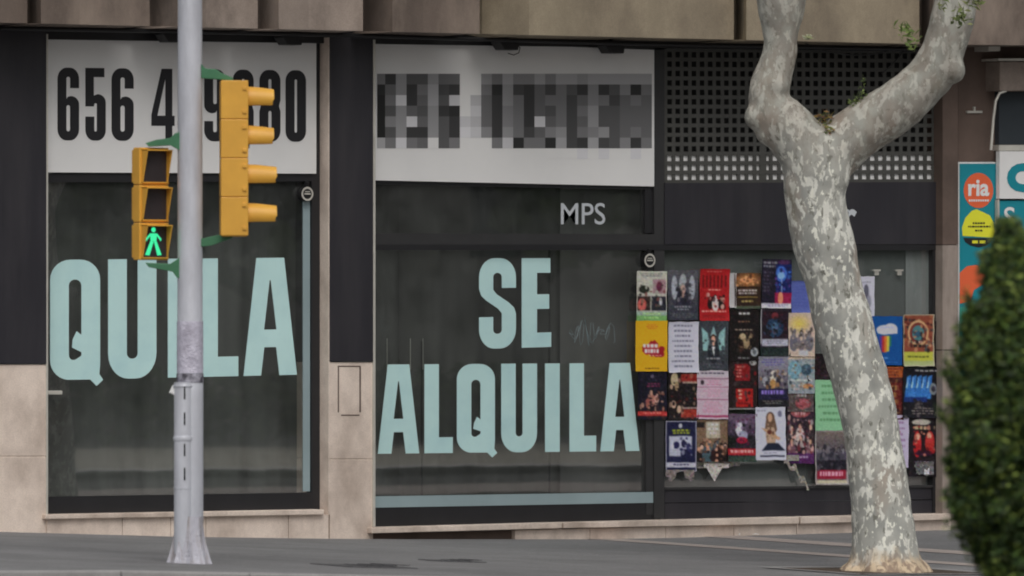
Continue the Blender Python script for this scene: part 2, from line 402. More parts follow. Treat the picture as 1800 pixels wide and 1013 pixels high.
for a, b in zip(ed, ed[1:]):
    f = lambda x: 938-(x-654)*.0235
    pl.slab([(a+.6, 965), (b-.6, 965), (b-.6, f(b)+.3), (a+.6, f(a)+.3)], -.02, .3)
pl.build('plinth', M['stone'], bl)
part('plinth_gap', M['brown_wall'], lambda b: b.slab([(654, 965), (904, 965), (904, 932.5), (654, 938.4)], .03, .3))
# ---- bay three: perforated grille, sign band, glazed shutter
gr = MB(); x0, x1 = 1170, 1655
cols = 34; rows = 14
def gy(px, j):      # row edges in pixels, converging slightly to the right
    t = (px-1170)/485; top = 88+3*t; bot = 320-1.5*t
    return top+(bot-top)*j/rows
for i in range(cols+1):
    cx = x0+(x1-x0)*i/cols; hw = 3.0
    if i == 12: hw = 6
    gr.slab([(cx-hw, 321), (cx+hw, 321), (cx+hw, 86), (cx-hw, 86)], YG-.03, YG-.024)
for j in range(rows+1):
    gr.slab([(x0, gy(x0, j)+3.4), (x1, gy(x1, j)+3.4), (x1, gy(x1, j)-3.4), (x0, gy(x0, j)-3.4)], YG-.0315, YG-.0255)
gr.build('perforated_grille', M['grille'], bl)
part('grille_backing', M['interior'], lambda b: b.rect(1150, 60, 1700, 330, YG+.10, YG+.2))
part('light_strip', M['banner'], lambda b: b.rect(1150, 271, 1700, 321, YG-.015, YG+.01))
part('sign_band', M['darkpanel'], lambda b: b.rect(1168.5, 322, 1655, 429.5, YG-.06, YG+.1, y0r=320))
tmats = {}
part('shutter', M['frame'], lambda b: b.rect(1640, 440, 1656, 908, YG-.05, YG+.1))
part('pane', M['glass'], lambda b: b.rect(1168, 440, 1642, 862, YG, YG+.006))
part('panel_behind_pane', mat('grey_panel', A(92, 95, 96), .5, .15, 1.2, 0, stretch=(1.2, 1, .5), stain=.7, stain_col=A(52, 54, 54), stain_scale=.9), lambda b: b.rect(1165, 440, 1660, 870, YG+.03, YG+.06))
part('kick_panel', M['darkpanel'], lambda b: (b.rect(1168.5, 861, 1640, 884, YG-.03, YG+.1, y0r=857, y1r=878), b.rect(1168.5, 885, 1640, 913, YG-.036, YG+.1, y0r=879.5, y1r=906)))
part('door_rail', M['frame2'], lambda b: b.rect(1168.5, 857, 1640, 861, YG-.045, YG+.05, y0r=853, y1r=857))
part('pane_glare_sheet', mat('painted_glare', A(128, 130, 132), .6, .2, 1.5, 0, stretch=(2, 1, .4), stain=.6, stain_col=A(84, 86, 88), stain_scale=2), lambda b: b.slab([(1592, 560), (1642, 560), (1642, 440), (1592, 440)], YG+.012, YG+.016))  # pale sheet behind the pane; the glare on the glass is painted into it
# pillar three
part('pillar_stone', mat('grimy_stone', A(112, 103, 97), .8, .15, 5, .2, stain=.7, stain_col=A(74, 66, 60), stain_scale=3, stretch=(2, 1, .5)), lambda b: (b.rect(1657, 431, 1684, 615, 0, .5), b.rect(1657, 616.5, 1684, 960, 0, .5)), bevel=.003)
part('pillar_cladding', M['brown_wall'], lambda b: b.rect(1657, 60, 1684, 430, -.004, .5))
# interior: dark room with hanging strips behind the panes
room = MB()
for (a, b_) in ((-60, 700), (560, 1320)):
    p = P(a, 900, YG); q = P(b_, 900, YG)
rx0, rx1 = P(-200, 900, YG).x, P(1700, 900, YG).x
room.box(rx0, rx1, 3.4, 3.5, -2.2, 2.6); room.box(rx0, rx1, .35, 3.4, 2.5, 2.6); room.box(rx0, rx1, .35, 3.4, -2.1, -2.0)
room.build('room_wall', M['interior'], bl)
def drape(name, px0, px1, y, z0, z1, m, amp=.03, seed=1):
    mb = MB(); a = P(px0, 600, y).x; b = P(px1, 600, y).x; n = int((b-a)/.02); rnd = random.Random(seed)
    ph = rnd.random()*9; pts = []
    for i in range(n+1):
        x = a+(b-a)*i/n
        pts.append((x, y+amp*math.sin(x*14+ph+1.3*math.sin(x*3.1))+amp*.5*math.sin(x*31+ph)))
    for (xa, ya), (xb, yb) in zip(pts, pts[1:]):
        mb.poly([(xa, ya, z0), (xb, yb, z0), (xb, yb, z1), (xa, ya, z1)], smooth=True)
    return mb.build(name, m, bl)
drape('curtain', -260, 800, .55, -1.9, 2.4, M['shutter'], .02, 2)
drape('curtain', 700, 1000, .50, -1.9, 2.4, mat('interior_panel_dark', A(62, 62, 61), .7, .2, 1.6, 0, stretch=(2.5, 1, .25)), .02, 5)
drape('curtain', 985, 1300, .42, -1.9, 2.4, mat('interior_panel_grey', A(82, 81, 81), .7, .15, 1.2, 0, stretch=(2.5, 1, .25)), .004, 7)
for q_ in ((965, 440, 967.5, 885, .39, .40), (741, 600, 743, 885, .44, .45), (1128, 440, 1134, 885, .39, .40)): part('interior_joint', M['frame'], lambda b: b.rect(*q_))
for x in (680, 721, 743): part('interior_rail', M['alu'], lambda b: b.rect(x, 595, x+1.2, 650, .46, .464))

# ------------------------------------------------------------------ glyph outlines (units: reference pixels, y up)
def arc(cx, cy, rx, ry, a0, a1, n=7):
    return [(cx+rx*math.cos(R(a0+(a1-a0)*i/n)), cy+ry*math.sin(R(a0+(a1-a0)*i/n))) for i in range(n+1)]
def rr(x0, y0, x1, y1, rx, ry=None):
    ry = ry or rx; rx = min(rx, (x1-x0)/2); ry = min(ry, (y1-y0)/2)
    return arc(x1-rx, y0+ry, rx, ry, -90, 0)+arc(x1-rx, y1-ry, rx, ry, 0, 90)+arc(x0+rx, y1-ry, rx, ry, 90, 180)+arc(x0+rx, y0+ry, rx, ry, 180, 270)
def G(ch, W, H, s, t):
    r = W*.42; ry = r*1.25; i = max(1.5, (W-2*s)/2*.95)
    if ch == '0': return [rr(0, 0, W, H, r, ry), rr(s, t, W-s, H-t, i, i*1.4)]
    if ch in '69':
        a = .61*H; b = .72*H
        o = arc(W-r, ry, r, ry, -90, 0)+arc(W-r*.9, a-r*.9, r*.9, r*.9, 0, 90)+[(s+i*.8, a-.01*H), (s, a-.04*H)]+\
            arc(W/2, H-t-i, W/2-s, i, 180, 0)+[(W-s, b), (W, b)]+arc(W-r, H-ry, r, ry, 0, 90)+arc(r, H-ry, r, ry, 90, 180)+arc(r, ry, r, ry, 180, 270)
        L = [o, rr(s, t, W-s, a-t, i, i*1.2)]
        if ch == '9': L = [[(W-x, H-y) for x, y in l] for l in L]
        return L
    if ch == '5':
        a = .64*H
        return [[(0, H), (W*.93, H), (W*.93, H-t), (s*.95, H-t), (s*.95, a-.02*H)]+arc(W-r*.95, a-r, r*.95, r*1.0, 90, 0)+arc(W-r, ry, r, ry, 0, -90)+
                arc(r, ry, r, ry, 270, 180)+[(0, .33*H), (s, .33*H)]+arc(W/2, t+i, W/2-s, i, 180, 360)+arc(W/2, a-t-i, W/2-s, i, 0, 180)+[(s*.95, .47*H), (0, .47*H)]]
    if ch == '4':
        return [[(.60*W, 0), (.90*W, 0), (.90*W, .21*H), (W, .21*H), (W, .35*H), (.90*W, .35*H), (.90*W, H), (.44*W, H), (0, .36*H), (0, .21*H), (.60*W, .21*H)],
                [(.26*W, .35*H), (.60*W, .35*H), (.60*W, .86*H)]]
    if ch == '8':
        m = .5*H
        return [arc(W-r, ry, r, ry, -90, 0)+[(W, m-.08*H), (W*.93, m), (W, m+.08*H)]+arc(W-r, H-ry, r, ry, 0, 90)+arc(r, H-ry, r, ry, 90, 180)+[(0, m+.08*H), (W*.07, m), (0, m-.08*H)]+arc(r, ry, r, ry, 180, 270),
                rr(s, t, W-s, m-t*.55, i, i*1.3), rr(s, m+t*.55, W-s, H-t, i, i*1.3)]
    if ch == 'I': return [[(0, 0), (W, 0), (W, H), (0, H)]]
    if ch == 'L': return [[(0, 0), (W, 0), (W, t), (s, t), (s, H), (0, H)]]
    if ch == 'E': return [[(0, 0), (W, 0), (W, t), (s, t), (s, .43*H), (W*.93, .43*H), (W*.93, .43*H+t), (s, .43*H+t), (s, H-t), (W*.97, H-t), (W*.97, H), (0, H)]]
    if ch == 'U': return [[(0, H)]+arc(r, ry, r, ry, 180, 270)+arc(W-r, ry, r, ry, 270, 360)+[(W, H), (W-s, H)]+arc(W/2, t+i, W/2-s, i, 0, -180)+[(s, H)]]
    if ch == 'A': return [[(0, 0), (s, 0), (s+.06*W, .24*H), (W-s-.06*W, .24*H), (W-s, 0), (W, 0), (W*.76, H), (W*.24, H)], [(W*.385, .39*H), (W*.615, .39*H), (W*.51, .81*H), (W*.49, .81*H)]]
    if ch == 'S':
        return [[(W, .67*H)]+arc(W-r, H-ry, r, ry, 0, 90)+arc(r, H-ry, r, ry, 90, 180)+[(0, .66*H), (W*.06, .585*H), (W*.2, .53*H), (W-s*1.25, .44*H), (W-s, .39*H)]+
                arc(W/2, t+i, W/2-s, i, 0, -180)+[(s, .35*H), (0, .35*H)]+arc(r, ry, r, ry, 180, 270)+arc(W-r, ry, r, ry, 270, 360)+
                [(W, .38*H), (W*.95, .45*H), (W*.8, .51*H), (s*1.25, .60*H), (s, .65*H)]+arc(W/2, H-t-i, W/2-s, i, 180, 0)+[(W-s, .67*H)]]
    if ch == 'Q':
        r2 = W*.4
        return [arc(r2, r2, r2, r2, 180, 262)+[(W*.80, 0), (W*.93, -.055*H), (W*1.06, -.005*H), (W*.985, .045*H)]+[(W, .13*H)]+arc(W-r2, H-r2, r2, r2, 0, 90)+arc(r2, H-r2, r2, r2, 90, 180),
                [(s, t+i)]+arc(s+i*.8, t+i*.8, i*.8, i*.8, 200, 300, 4)+[(W-s, t+i*.7), (W-s, t+i*1.3), (W-s*1.5, .27*H), (s+(W-2*s)*.30, .335*H), (s+(W-2*s)*.62, .405*H), (W-s, .375*H)]+
                arc(W/2, H-t-i, W/2-s, i, 0, 180)]
def letter(mb, ch, x0, x1, s, t, top, base, y, mi=0):
    """top/base: functions px -> py"""
    W = x1-x0; H0 = base(x0)-top(x0)
    loops = []
    for lp in G(ch, W, H0, s, t):
        out = []
        for gx, gy_ in lp:
            px = x0+gx; H = base(px)-top(px); out.append((px, base(px)-gy_/H0*H))
        loops.append(out)
    mb.glyph(loops, y, mi)
def ln(xa, ya, xb, yb): return lambda x: ya+(yb-ya)*(x-xa)/(xb-xa)

def lettering(lab, cat, items, s, t, top, base, y, m, nm='letter', par=None):
    if par is None: par = thing('window_lettering', lab, cat, P(items[0][1], base(items[0][1]), y))
    for k, it in enumerate(items):
        ch, a, b = it[:3]; mb = MB(); letter(mb, ch, a, b, it[3] if len(it) > 3 else s, t, top, base, y-.0002*k); mb.build(nm, m, par)
    return par
lettering('pale blue QUILA lettering across the left shop window behind the signal pole', 'lettering',
          [('Q', 88, 176), ('U', 190, 275), ('I', 295, 328), ('L', 350, 419), ('A', 428, 522, 31)], 33, 35, ln(88, 457, 522, 453), ln(88, 669, 522, 659), YG-.004, M['vinyl'])
lettering('pale blue SE lettering on the upper part of the middle shop window', 'lettering',
          [('S', 842, 907), ('E', 917, 969, 27)], 25, 26, ln(842, 454, 969, 454), ln(842, 614, 969, 610), YG-.004, M['vinyl'])
lettering('pale blue ALQUILA lettering low on the middle shop window', 'lettering',
          [('A', 664, 737, 24), ('L', 746, 796), ('Q', 803, 870), ('U', 881, 944), ('I', 958, 984), ('L', 1001, 1048), ('A', 1055, 1124, 24)], 25.5, 28, ln(664, 641, 1124, 638), ln(664, 798, 1124, 793), YG-.0045, M['vinyl'])

# banners
b1 = thing('banner', 'white phone number banner with black digits above the left shop window', 'banner', P(320, 305, YG))
mb = MB(); mb.slab([(40, 303), (556, 305.5), (556, 69), (40, 60)], YG-.05, YG-.035); mb.build('banner_sheet', M['banner'], b1)
lettering(None, None, [('6', 101, 139), ('5', 150, 186), ('6', 196, 235), ('4', 266, 307), ('9', 359, 397), ('8', 409, 446), ('8', 456, 493), ('0', 502, 538)],
          15.8, 16, ln(101, 119, 538, 124), ln(101, 247, 538, 249.5), YG-.052, M['black'], 'digit', b1)
b2 = thing('banner', 'white banner with a pixelated grey phone number above the middle shop window', 'banner', P(905, 328, YG))
mb = MB(); mb.slab([(630, 316.5), (1150, 328), (1150, 88), (630, 69)], YG-.05, YG-.035); mb.build('banner_sheet', M['banner'], b2)
rows_ = [  # one grey value per square, left to right; rows top to bottom
 [ 88, 45,115, 70, 68,118, 72, 78,999,999,112, 84,125, 96,102,120, 98,128,122,114,128,120,126,130,130,130],
 [ 30, 72,118, 42, 95,122, 48, 44,999,999, 84, 34,112, 48, 44, 76, 48, 92, 60, 38,106, 38, 60, 96, 24, 92],
 [ 18, 92,160, 44, 78,122, 60,150,999,140, 72, 42,112, 88, 42, 78, 92, 88, 52, 78,102, 92, 58, 80, 84, 78],
 [ 14, 60,112, 80, 70,112, 36, 30,999,150, 76, 46,104, 84, 42, 82, 60, 90, 48, 84,112, 62, 62, 74, 78, 74],
 [ 16, 96,112,160, 74,114, 62, 40,150,140, 76, 38, 96, 84, 42,162, 82, 88, 50, 82,108, 66, 66, 78, 80, 74],
 [ 18, 62,116, 42, 46,116, 66, 44,160,150, 96, 38,112, 86, 48, 82,106,108, 50, 84, 98,116, 60, 78, 84, 82],
 [120, 84,158, 88, 82,170, 66, 90,999,999,999, 84,150, 28, 84, 90, 30,120, 56, 40,128, 56, 60, 96, 44, 94],
 [999,999,999,999,999,999,999,999,999,999,999,999,999,999,999,999,170,999,168,166,999,162,999,999,160,999]]
mz = {}; mo = MB(); mm = []
cw = 18.75; ch_ = 18.7
for j, rw in enumerate(rows_):
    for i, g in enumerate(rw):
        if g == 999: continue
        q = min(g//12*12+6, 170)
        if q not in mz: mz[q] = len(mm); mm.append(mat('print_grey', A(q*1.0, q*1.0, q*1.02), .5, .02, 3, 0))
        xa = 663 + (i-.25)*cw if i else 663; xb = 663+(i+.75)*cw; xb = min(xb, 1148); yt = 130+j*ch_
        if xb <= xa: continue
        mo.poly([P(xa, yt+ch_, YG-.052), P(xb, yt+ch_, YG-.052), P(xb, yt, YG-.052), P(xa, yt, YG-.052)], mz[q])
mo.build('digit_print', mm, b2)

# text from the built-in font
def text_mesh(mb, s, x0, y0, x1, y1, y, mi=0, bold=.02):
    cu = bpy.data.curves.new('t', 'FONT'); cu.body = s; cu.offset = bold; cu.resolution_u = 4
    o = bpy.data.objects.new('t', cu); COL.objects.link(o)
    dg = bpy.context.evaluated_depsgraph_get(); me = bpy.data.meshes.new_from_object(o.evaluated_get(dg))
    vs = [v.co.copy() for v in me.vertices]; ax = min(v.x for v in vs); bx = max(v.x for v in vs); ay = min(v.y for v in vs); by = max(v.y for v in vs)
    n = len(mb.v)
    for v in vs: mb.v.append(P(x0+(v.x-ax)/(bx-ax)*(x1-x0), y1-(v.y-ay)/(by-ay)*(y1-y0), y))
    for p in me.polygons: mb.f.append([n+i for i in p.vertices]); mb.m.append(mi); mb.sm.append(False)
    bpy.data.objects.remove(o); bpy.data.curves.remove(cu); bpy.data.meshes.remove(me)
mb = MB(); text_mesh(mb, 'MPS', 986, 357, 1064, 395, YG-.004, bold=.004)
tag(mb.build('window_lettering', M['grey_let']), 'small light grey MPS letters on the dark transom pane', 'lettering')
mb = MB(); text_mesh(mb, 'r', 1484, 368, 1506, 402, YG-.066, bold=.03)
tag(mb.build('sign_letter', M['grey_let']), 'light grey letter r peeking out right of the tree trunk on the dark band', 'lettering')

rn_ = random.Random(5); pts = [P(1000+i*1.3+6*math.sin(i*.9), 585+26*math.sin(i*1.15)*math.sin(i*.07)+rn_.uniform(-3, 3), YG-.003) for i in range(60)]
mb = MB(); mb.tube(pts, .0016, 4); mb.build('scratch_mark', M['vinyl_dull'], W2)
# round things on the glass
for px, py, lab in ((540, 341, 'round grey ringed badge at the top of the strip in the left window'), (1142, 458, 'round grey ringed badge on the frame just above the posters')):
    t = thing('round_badge', lab, 'badge', P(px, py, YG-.06), 'round badges on the shop windows')
    c = P(px, py, YG-.06)
    mb = MB(); mb.tube([c+Vector((0, .05, 0)), c], [.062, .062], 24); mb.tube([c+Vector((0, .02, .06)), c+Vector((0, .0, .1))], .02, 8); mb.build('housing', M['spot'], t)
    mb = MB()
    for k in range(24):
        a0, a1 = 2*math.pi*k/24, 2*math.pi*(k+1)/24
        q = lambda a, r_: c+Vector((r_*math.cos(a), -.004, r_*math.sin(a)))
        mb.poly([q(a0, .058), q(a1, .058), q(a1, .042), q(a0, .042)])
    mb.build('ring', M['alu'], t)
    mb = MB(); mb.box(c.x-.03, c.x+.03, c.y-.008, c.y, c.z-.006, c.z+.006); mb.box(c.x-.022, c.x+.022, c.y-.008, c.y, c.z+.014, c.z+.022); mb.build('mark', M['alu'], t)

# spotlights under the fascia
for k, (px, py) in enumerate(((297, 66), (506, 71), (887, 80), (1073, 86))):
    lab = ['black spotlight under the fascia just left of the signal pole', 'black spotlight at the top right corner of the left banner', 'black spotlight with a loose cable above the pixelated banner', 'rightmost black spotlight above the pixelated banner'][k]
    c = P(px, py, -.05); t = thing('spotlight', lab, 'spotlight', c, 'spotlights under the fascia')
    mb = MB(); f = [(-.10, -.0), (.10, .0), (.085, -.09), (-.055, -.09), (-.10, -.03)]
    mb.ext([c+Vector((a, -.08, b+.05)) for a, b in f], [c+Vector((a, .06, b+.05)) for a, b in f]); mb.build('lamp_body', M['spot'], t, .006)
    mb = MB(); mb.tube([c+Vector((.02, .0, .02)), c+Vector((.02, .05, .14))], .018, 8); mb.build('arm', M['spot'], t)
    if k == 2:
        mb = MB(); mb.tube([P(905, 76, -.05), P(914, 84, -.05), P(912, 93, -.05), P(903, 97, -.05), P(893, 94, -.05)], .004, 6); mb.build('cable', M['spot'], t)
# cables sagging along the grille top
mb = MB()
for a, b, ya, yb, s_ in ((1410, 1590, 74, 80, 20), (1550, 1600, 130, 74, 4)):
    pts = [P(a+(b-a)*i/12, ya+(yb-ya)*i/12+s_*4*(i/12)*(1-i/12), -.1) for i in range(13)]
    mb.tube(pts, .006, 6)
tag(mb.build('cable', M['frame2']), 'thin grey cable sagging in front of the perforated grille', 'cable')
mb = MB(); mb.tube([P(0, 50, -.15), P(300, 55, -.15), P(640, 63, -.15), P(1100, 77, -.15), P(1660, 88, -.15)], .018, 8)
mb.build('conduit', M['spot'], bl)

# ------------------------------------------------------------------ neighbour shop
nb = thing('building', 'brown fronted neighbouring shop with teal signs at the right edge', 'building', P(1760, 930))
mb = MB(); mb.rect(1684.5, 70, 2300, 960, .08, .5); mb.build('wall', M['brown_wall'], nb)
mb = MB(); mb.rect(1700, 195, 1727, 199, .06, .09); mb.rect(1712, 188, 1715, 195, .06, .09); mb.build('wall_plate', M['alu'], nb)
mb = MB(); mb.rect(1758, 108, 2300, 160, -.12, .1); mb.build('lintel', M['fascia'], nb, .01)
mb = MB(); mb.rect(1755, 103, 2300, 107, -.16, .1); mb.rect(1738, 82, 1758, 90, -.2, .0); mb.build('cornice', M['alu'], nb)
mb = MB(); mb.rect(1756, 162, 2300, 254, .02, .09); mb.build('pane', M['dkglass'], nb)
mb = MB(); mb.rect(1756, 255, 2300, 265, .0, .09); mb.build('sill', M['alu'], nb)
mb = MB(); mb.tube([P(1742, 264, -.1), P(1746, 210, -.1), P(1750, 178, -.1), P(1757, 164, -.1), P(1768, 160, -.1)], .013, 8); mb.build('pipe', M['alu'], nb)
mb = MB(); mb.rect(1757, 560, 2300, 940, .02, .09); mb.build('shop_window', M['dkglass'], nb)
sg = thing('shop_sign', 'tall teal sign with orange round logo and yellow blob beside the stone pillar', 'sign', P(1720, 700, .03))
mb = MB(); mb.rect(1684.8, 285, 1755.2, 800, .035, .06); mb.build('border', M['white'], sg)
mb = MB(); mb.rect(1687, 288, 1753, 796, .030, .0345); mb.build('panel', M['teal'], sg)
mb = MB(); mb.glyph([[(1720+26*math.cos(a), 335+31*math.sin(a)) for a in np.linspace(0, 2*math.pi, 30)[:-1]]], .028)
mb.build('logo_disc', M['orange'], sg)
mb = MB(); mb.glyph([[(1687, 480), (1700, 468), (1716, 466), (1732, 474), (1738, 492), (1725, 502), (1712, 510), (1706, 530), (1687, 534)]], .028)
mb.build('orange_shape', M['orange'], sg)
mb = MB(); text_mesh(mb, 'ria', 1702, 316, 1739, 345, .026, bold=.03)
for i in range(9): mb.glyph([[(1703+i*4, 351), (1706+i*4, 351), (1706+i*4, 354.5), (1703+i*4, 354.5)]], .026)
mb.build('logo_text', M['white'], sg)
mb = MB(); mb.glyph([[(1692, 415), (1691, 400), (1697, 383), (1708, 371), (1716, 368), (1728, 373), (1740, 379), (1747, 392), (1749, 408), (1746, 418)]], .028); mb.build('yellow_shape', M['yel_print'], sg)
mb = MB(); mb.glyph([[(1693, 418.5), (1746, 418.5), (1741, 427), (1732, 433), (1720, 435.5), (1706, 432), (1697, 426)]], .028)
rnd = random.Random(3)
for (y_, a, b) in ((391, 1710, 1731), (397, 1702, 1741), (404, 1714, 1728)):
    x = a
    while x < b:
        w_ = rnd.uniform(2, 5); mb.glyph([[(x, y_), (min(x+w_, b), y_), (min(x+w_, b), y_+3), (x, y_+3)]], .026); x += w_+1.2
mb.build('black_print', M['black'], sg)
mb = MB(); mb.glyph([[(1709, 423), (1719, 423), (1719, 428), (1709, 428)]], .026); mb.glyph([[(1722, 423), (1732, 423), (1732, 428), (1722, 428)]], .026); mb.build('pale_print', M['yel_print'], sg)
mb = MB(); mb.rect(1687.5, 540, 1752.5, 700, .026, .0295); mb.build('green_panel', M['teal2'], sg)
s2 = thing('shop_sign', 'white sign band with a large teal letter C at the right edge', 'sign', P(1790, 350, .0))
mb = MB(); mb.rect(1757, 266, 2300, 349.5, -.03, .02); mb.build('panel', M['white'], s2)
mb = MB(); text_mesh(mb, 'C', 1770, 287, 1818, 338, -.033, bold=.07); mb.build('letter', M['teal'], s2)
s3 = thing('shop_sign', 'teal sign panel with white lettering below the white band at the right edge', 'sign', P(1790, 560, .0))
mb = MB(); mb.rect(1757, 353, 2300, 558, -.01, .02); mb.build('panel', M['teal'], s3)
mb = MB(); text_mesh(mb, 'S', 1765, 364, 1784, 402, -.013, bold=.01); mb.glyph([[(1791, 412), (1796, 412), (1796, 418), (1791, 418)]], -.013); mb.glyph([[(1793, 428), (1812, 428), (1812, 440), (1793, 440)]], -.013); mb.build('lettering', M['white'], s3)
mb = MB(); mb.rect(1754, 351, 1756.8, 800, -.02, .02); mb.build('edge', M['alu'], s3)

# ------------------------------------------------------------------ posters
class CV:
    def __init__(s, w, h, c, seed=0):
        s.q = 3; s.w = w; s.h = h; s.a = np.zeros((h*s.q, w*s.q, 3)); s.a[:] = c; s.rn = np.random.RandomState(seed)
        yy, xx = np.mgrid[0:h*s.q, 0:w*s.q]; s.x = (xx+.5)/(w*s.q); s.y = (yy+.5)/(h*s.q)
    def r(s, x0, y0, x1, y1, c): s.a[(s.x >= x0) & (s.x < x1) & (s.y >= y0) & (s.y < y1)] = c; return s
    def e(s, cx, cy, rx, ry, c, k=1.): 
        m = ((s.x-cx)/rx)**2+((s.y-cy)/ry)**2 < 1; s.a[m] = s.a[m]*(1-k)+np.array(c)*k; return s
    def glow(s, cx, cy, rx, ry, c):
        d = np.clip(1-np.sqrt(((s.x-cx)/rx)**2+((s.y-cy)/ry)**2), 0, 1)[..., None]; s.a = s.a*(1-d)+np.array(c)*d; return s
    def grad(s, y0, y1, c0, c1, x0=0, x1=1):
        m = (s.x >= x0) & (s.x < x1) & (s.y >= y0) & (s.y < y1); t = ((s.y-y0)/(y1-y0))[..., None]
        g = np.array(c0)*(1-t)+np.array(c1)*t; s.a[m] = g[m]; return s
    def poly(s, pts, c):
        m = np.zeros(s.x.shape, bool); n = len(pts)
        for i in range(n):
            (xa, ya), (xb, yb) = pts[i], pts[(i+1) % n]
            if ya == yb: continue
            cnd = ((ya > s.y) != (yb > s.y)) & (s.x < (xb-xa)*(s.y-ya)/(yb-ya)+xa); m ^= cnd
        s.a[m] = c; return s
    def t(s, x0, y0, x1, y1, n, c, fill=.55, k=1, center=True):
        for i in range(n):
            ya = y0+(y1-y0)*i/n; yb = ya+(y1-y0)/n*fill; w_ = (x1-x0)*s.rn.uniform(.55, 1); a = (x0+x1)/2-w_/2 if center else x0; x = a
            while x < a+w_:
                l = s.rn.uniform(.04, .13); m = (s.x >= x) & (s.x < min(x+l, a+w_)) & (s.y >= ya) & (s.y < yb); s.a[m] = s.a[m]*(1-k)+np.array(c)*k; x += l+.025
        return s
    def n(s, amt, sz=2):
        hh, ww = s.a.shape[:2]; z = s.rn.randn(hh//(3*sz)+2, ww//(3*sz)+2, 3)*.35+s.rn.randn(hh//(3*sz)+2, ww//(3*sz)+2, 1)*.8
        z = np.kron(z, np.ones((3*sz, 3*sz, 1)))[:hh, :ww]; s.a = np.clip(s.a+z*amt, 0, 255); return s
    def man(s, cx, cy, k, skin=(190, 150, 130), cloth=(35, 35, 45), hair=(40, 30, 28)):
        s.e(cx, cy+k*1.5, k*1.25, k*1.5, cloth); s.e(cx, cy-k*.12, k*.52, k*.50, hair); s.e(cx, cy+.06*k, k*.42, k*.45, skin)
        s.e(cx, cy+k*.62, k*.3, k*.22, skin); return s
    def crowd(s, y0, y1, n, k, skins=((190, 150, 130), (170, 120, 100)), cloths=((30, 30, 35), (60, 40, 45))):
        for i in range(n):
            s.man((i+.5)/n+s.rn.uniform(-.04, .04), s.rn.uniform(y0, y1), k, skins[i % len(skins)], cloths[i % len(cloths)])
        return s
    def frame(s, c, b=.04):
        return s.r(0, 0, 1, b*.6, c).r(0, 1-b*.6, 1, 1, c).r(0, 0, b, 1, c).r(1-b, 0, 1, 1, c)
    def busy(s, x0, y0, x1, y1, cols, n=40, r0=.02, r1=.06):
        for i in range(n):
            rx = s.rn.uniform(r0, r1); s.e(s.rn.uniform(x0, x1), s.rn.uniform(y0, y1), rx, rx*s.rn.uniform(.3, 1.1), cols[i % len(cols)], s.rn.uniform(.5, 1))
        return s
    def out(s):
        q = s.q; return s.a.reshape(s.h, q, s.w, q, 3).mean((1, 3))
def poster(i, box, fn, base, label, tilt=0, lay=0, nm='poster', cut=None):
    x0, y0, x1, y1 = box; w_ = max(8, int((x1-x0)*.8)); h_ = max(8, int((y1-y0)*.8))
    c = CV(w_, h_, base, i*7+1); fn(c)
    if i in BUSY: x_ = BUSY[i]; c.busy(*x_[:4], x_[4], x_[5] if len(x_) > 5 else 34)
    c.n(6, 1); c.a = 128+(c.a-128)*1.06-4; c.a = np.clip(c.a, 8, 235); img = c.out()
    Y = YG-.058-.0045*lay; me = bpy.data.meshes.new(nm); vs = []; fs = []; cols = []
    cx, cy = (x0+x1)/2, (y0+y1)/2; tl = R(tilt)
    for j in range(h_+1):
        for k in range(w_+1):
            u, v = k/w_, j/h_
            px = x0+(x1-x0)*u; py = y0+(y1-y0)*v
            dx, dy = px-cx, py-cy; px = cx+dx*math.cos(tl)-dy*math.sin(tl); py = cy+dx*math.sin(tl)+dy*math.cos(tl)
            edge = (abs(u-.5)*2)**6+(abs(v-.5)*2)**8
            px += noise.noise(Vector((u*2, v*5, i)))*.9*abs(u-.5)*2; py += noise.noise(Vector((u*4, v*2, i+50)))*.9*abs(v-.5)*2
            p = P(px, py, Y); p.y += .0032*noise.noise(Vector((u*2.5, v*4, i*3.1)))-.002*edge*(1 if (i*7) % 3 else 4)
            vs.append(p)
    for j in range(h_):
        for k in range(w_):
            if cut and cut((k+.5)/w_, (j+.5)/h_): continue
            a = j*(w_+1)+k; fs.append((a, a+w_+1, a+w_+2, a+1)); cols.append(img[j, k])
    o_ = P(cx, y1, Y); me.from_pydata([tuple(p-o_) for p in vs], [], fs); me.materials.append(M['poster'])
    # smooth print colour at the vertices
    acc = np.zeros((len(vs), 3)); cnt = np.zeros(len(vs))
    for f, cc in zip(fs, cols):
        for q in f: acc[q] += cc; cnt[q] += 1
    acc /= np.maximum(cnt, 1)[:, None]
    at = me.color_attributes.new('Col', 'FLOAT_COLOR', 'POINT')
    buf = np.ones((len(vs), 4), 'f'); c01 = acc/255; c01 = c01*.93+c01.mean(1, keepdims=True)*.07; l_ = np.where(c01 <= .04045, c01/12.92, ((c01+.055)/1.055)**2.4)/.66
    buf[:, :3] = np.minimum(.85, l_); at.data.foreach_set('color', buf.ravel())
    for p in me.polygons: p.use_smooth = True
    o = bpy.data.objects.new(nm, me); o.location = o_; COL.objects.link(o); tag(o, label, 'poster', 'posters pasted on the shop window'); return o

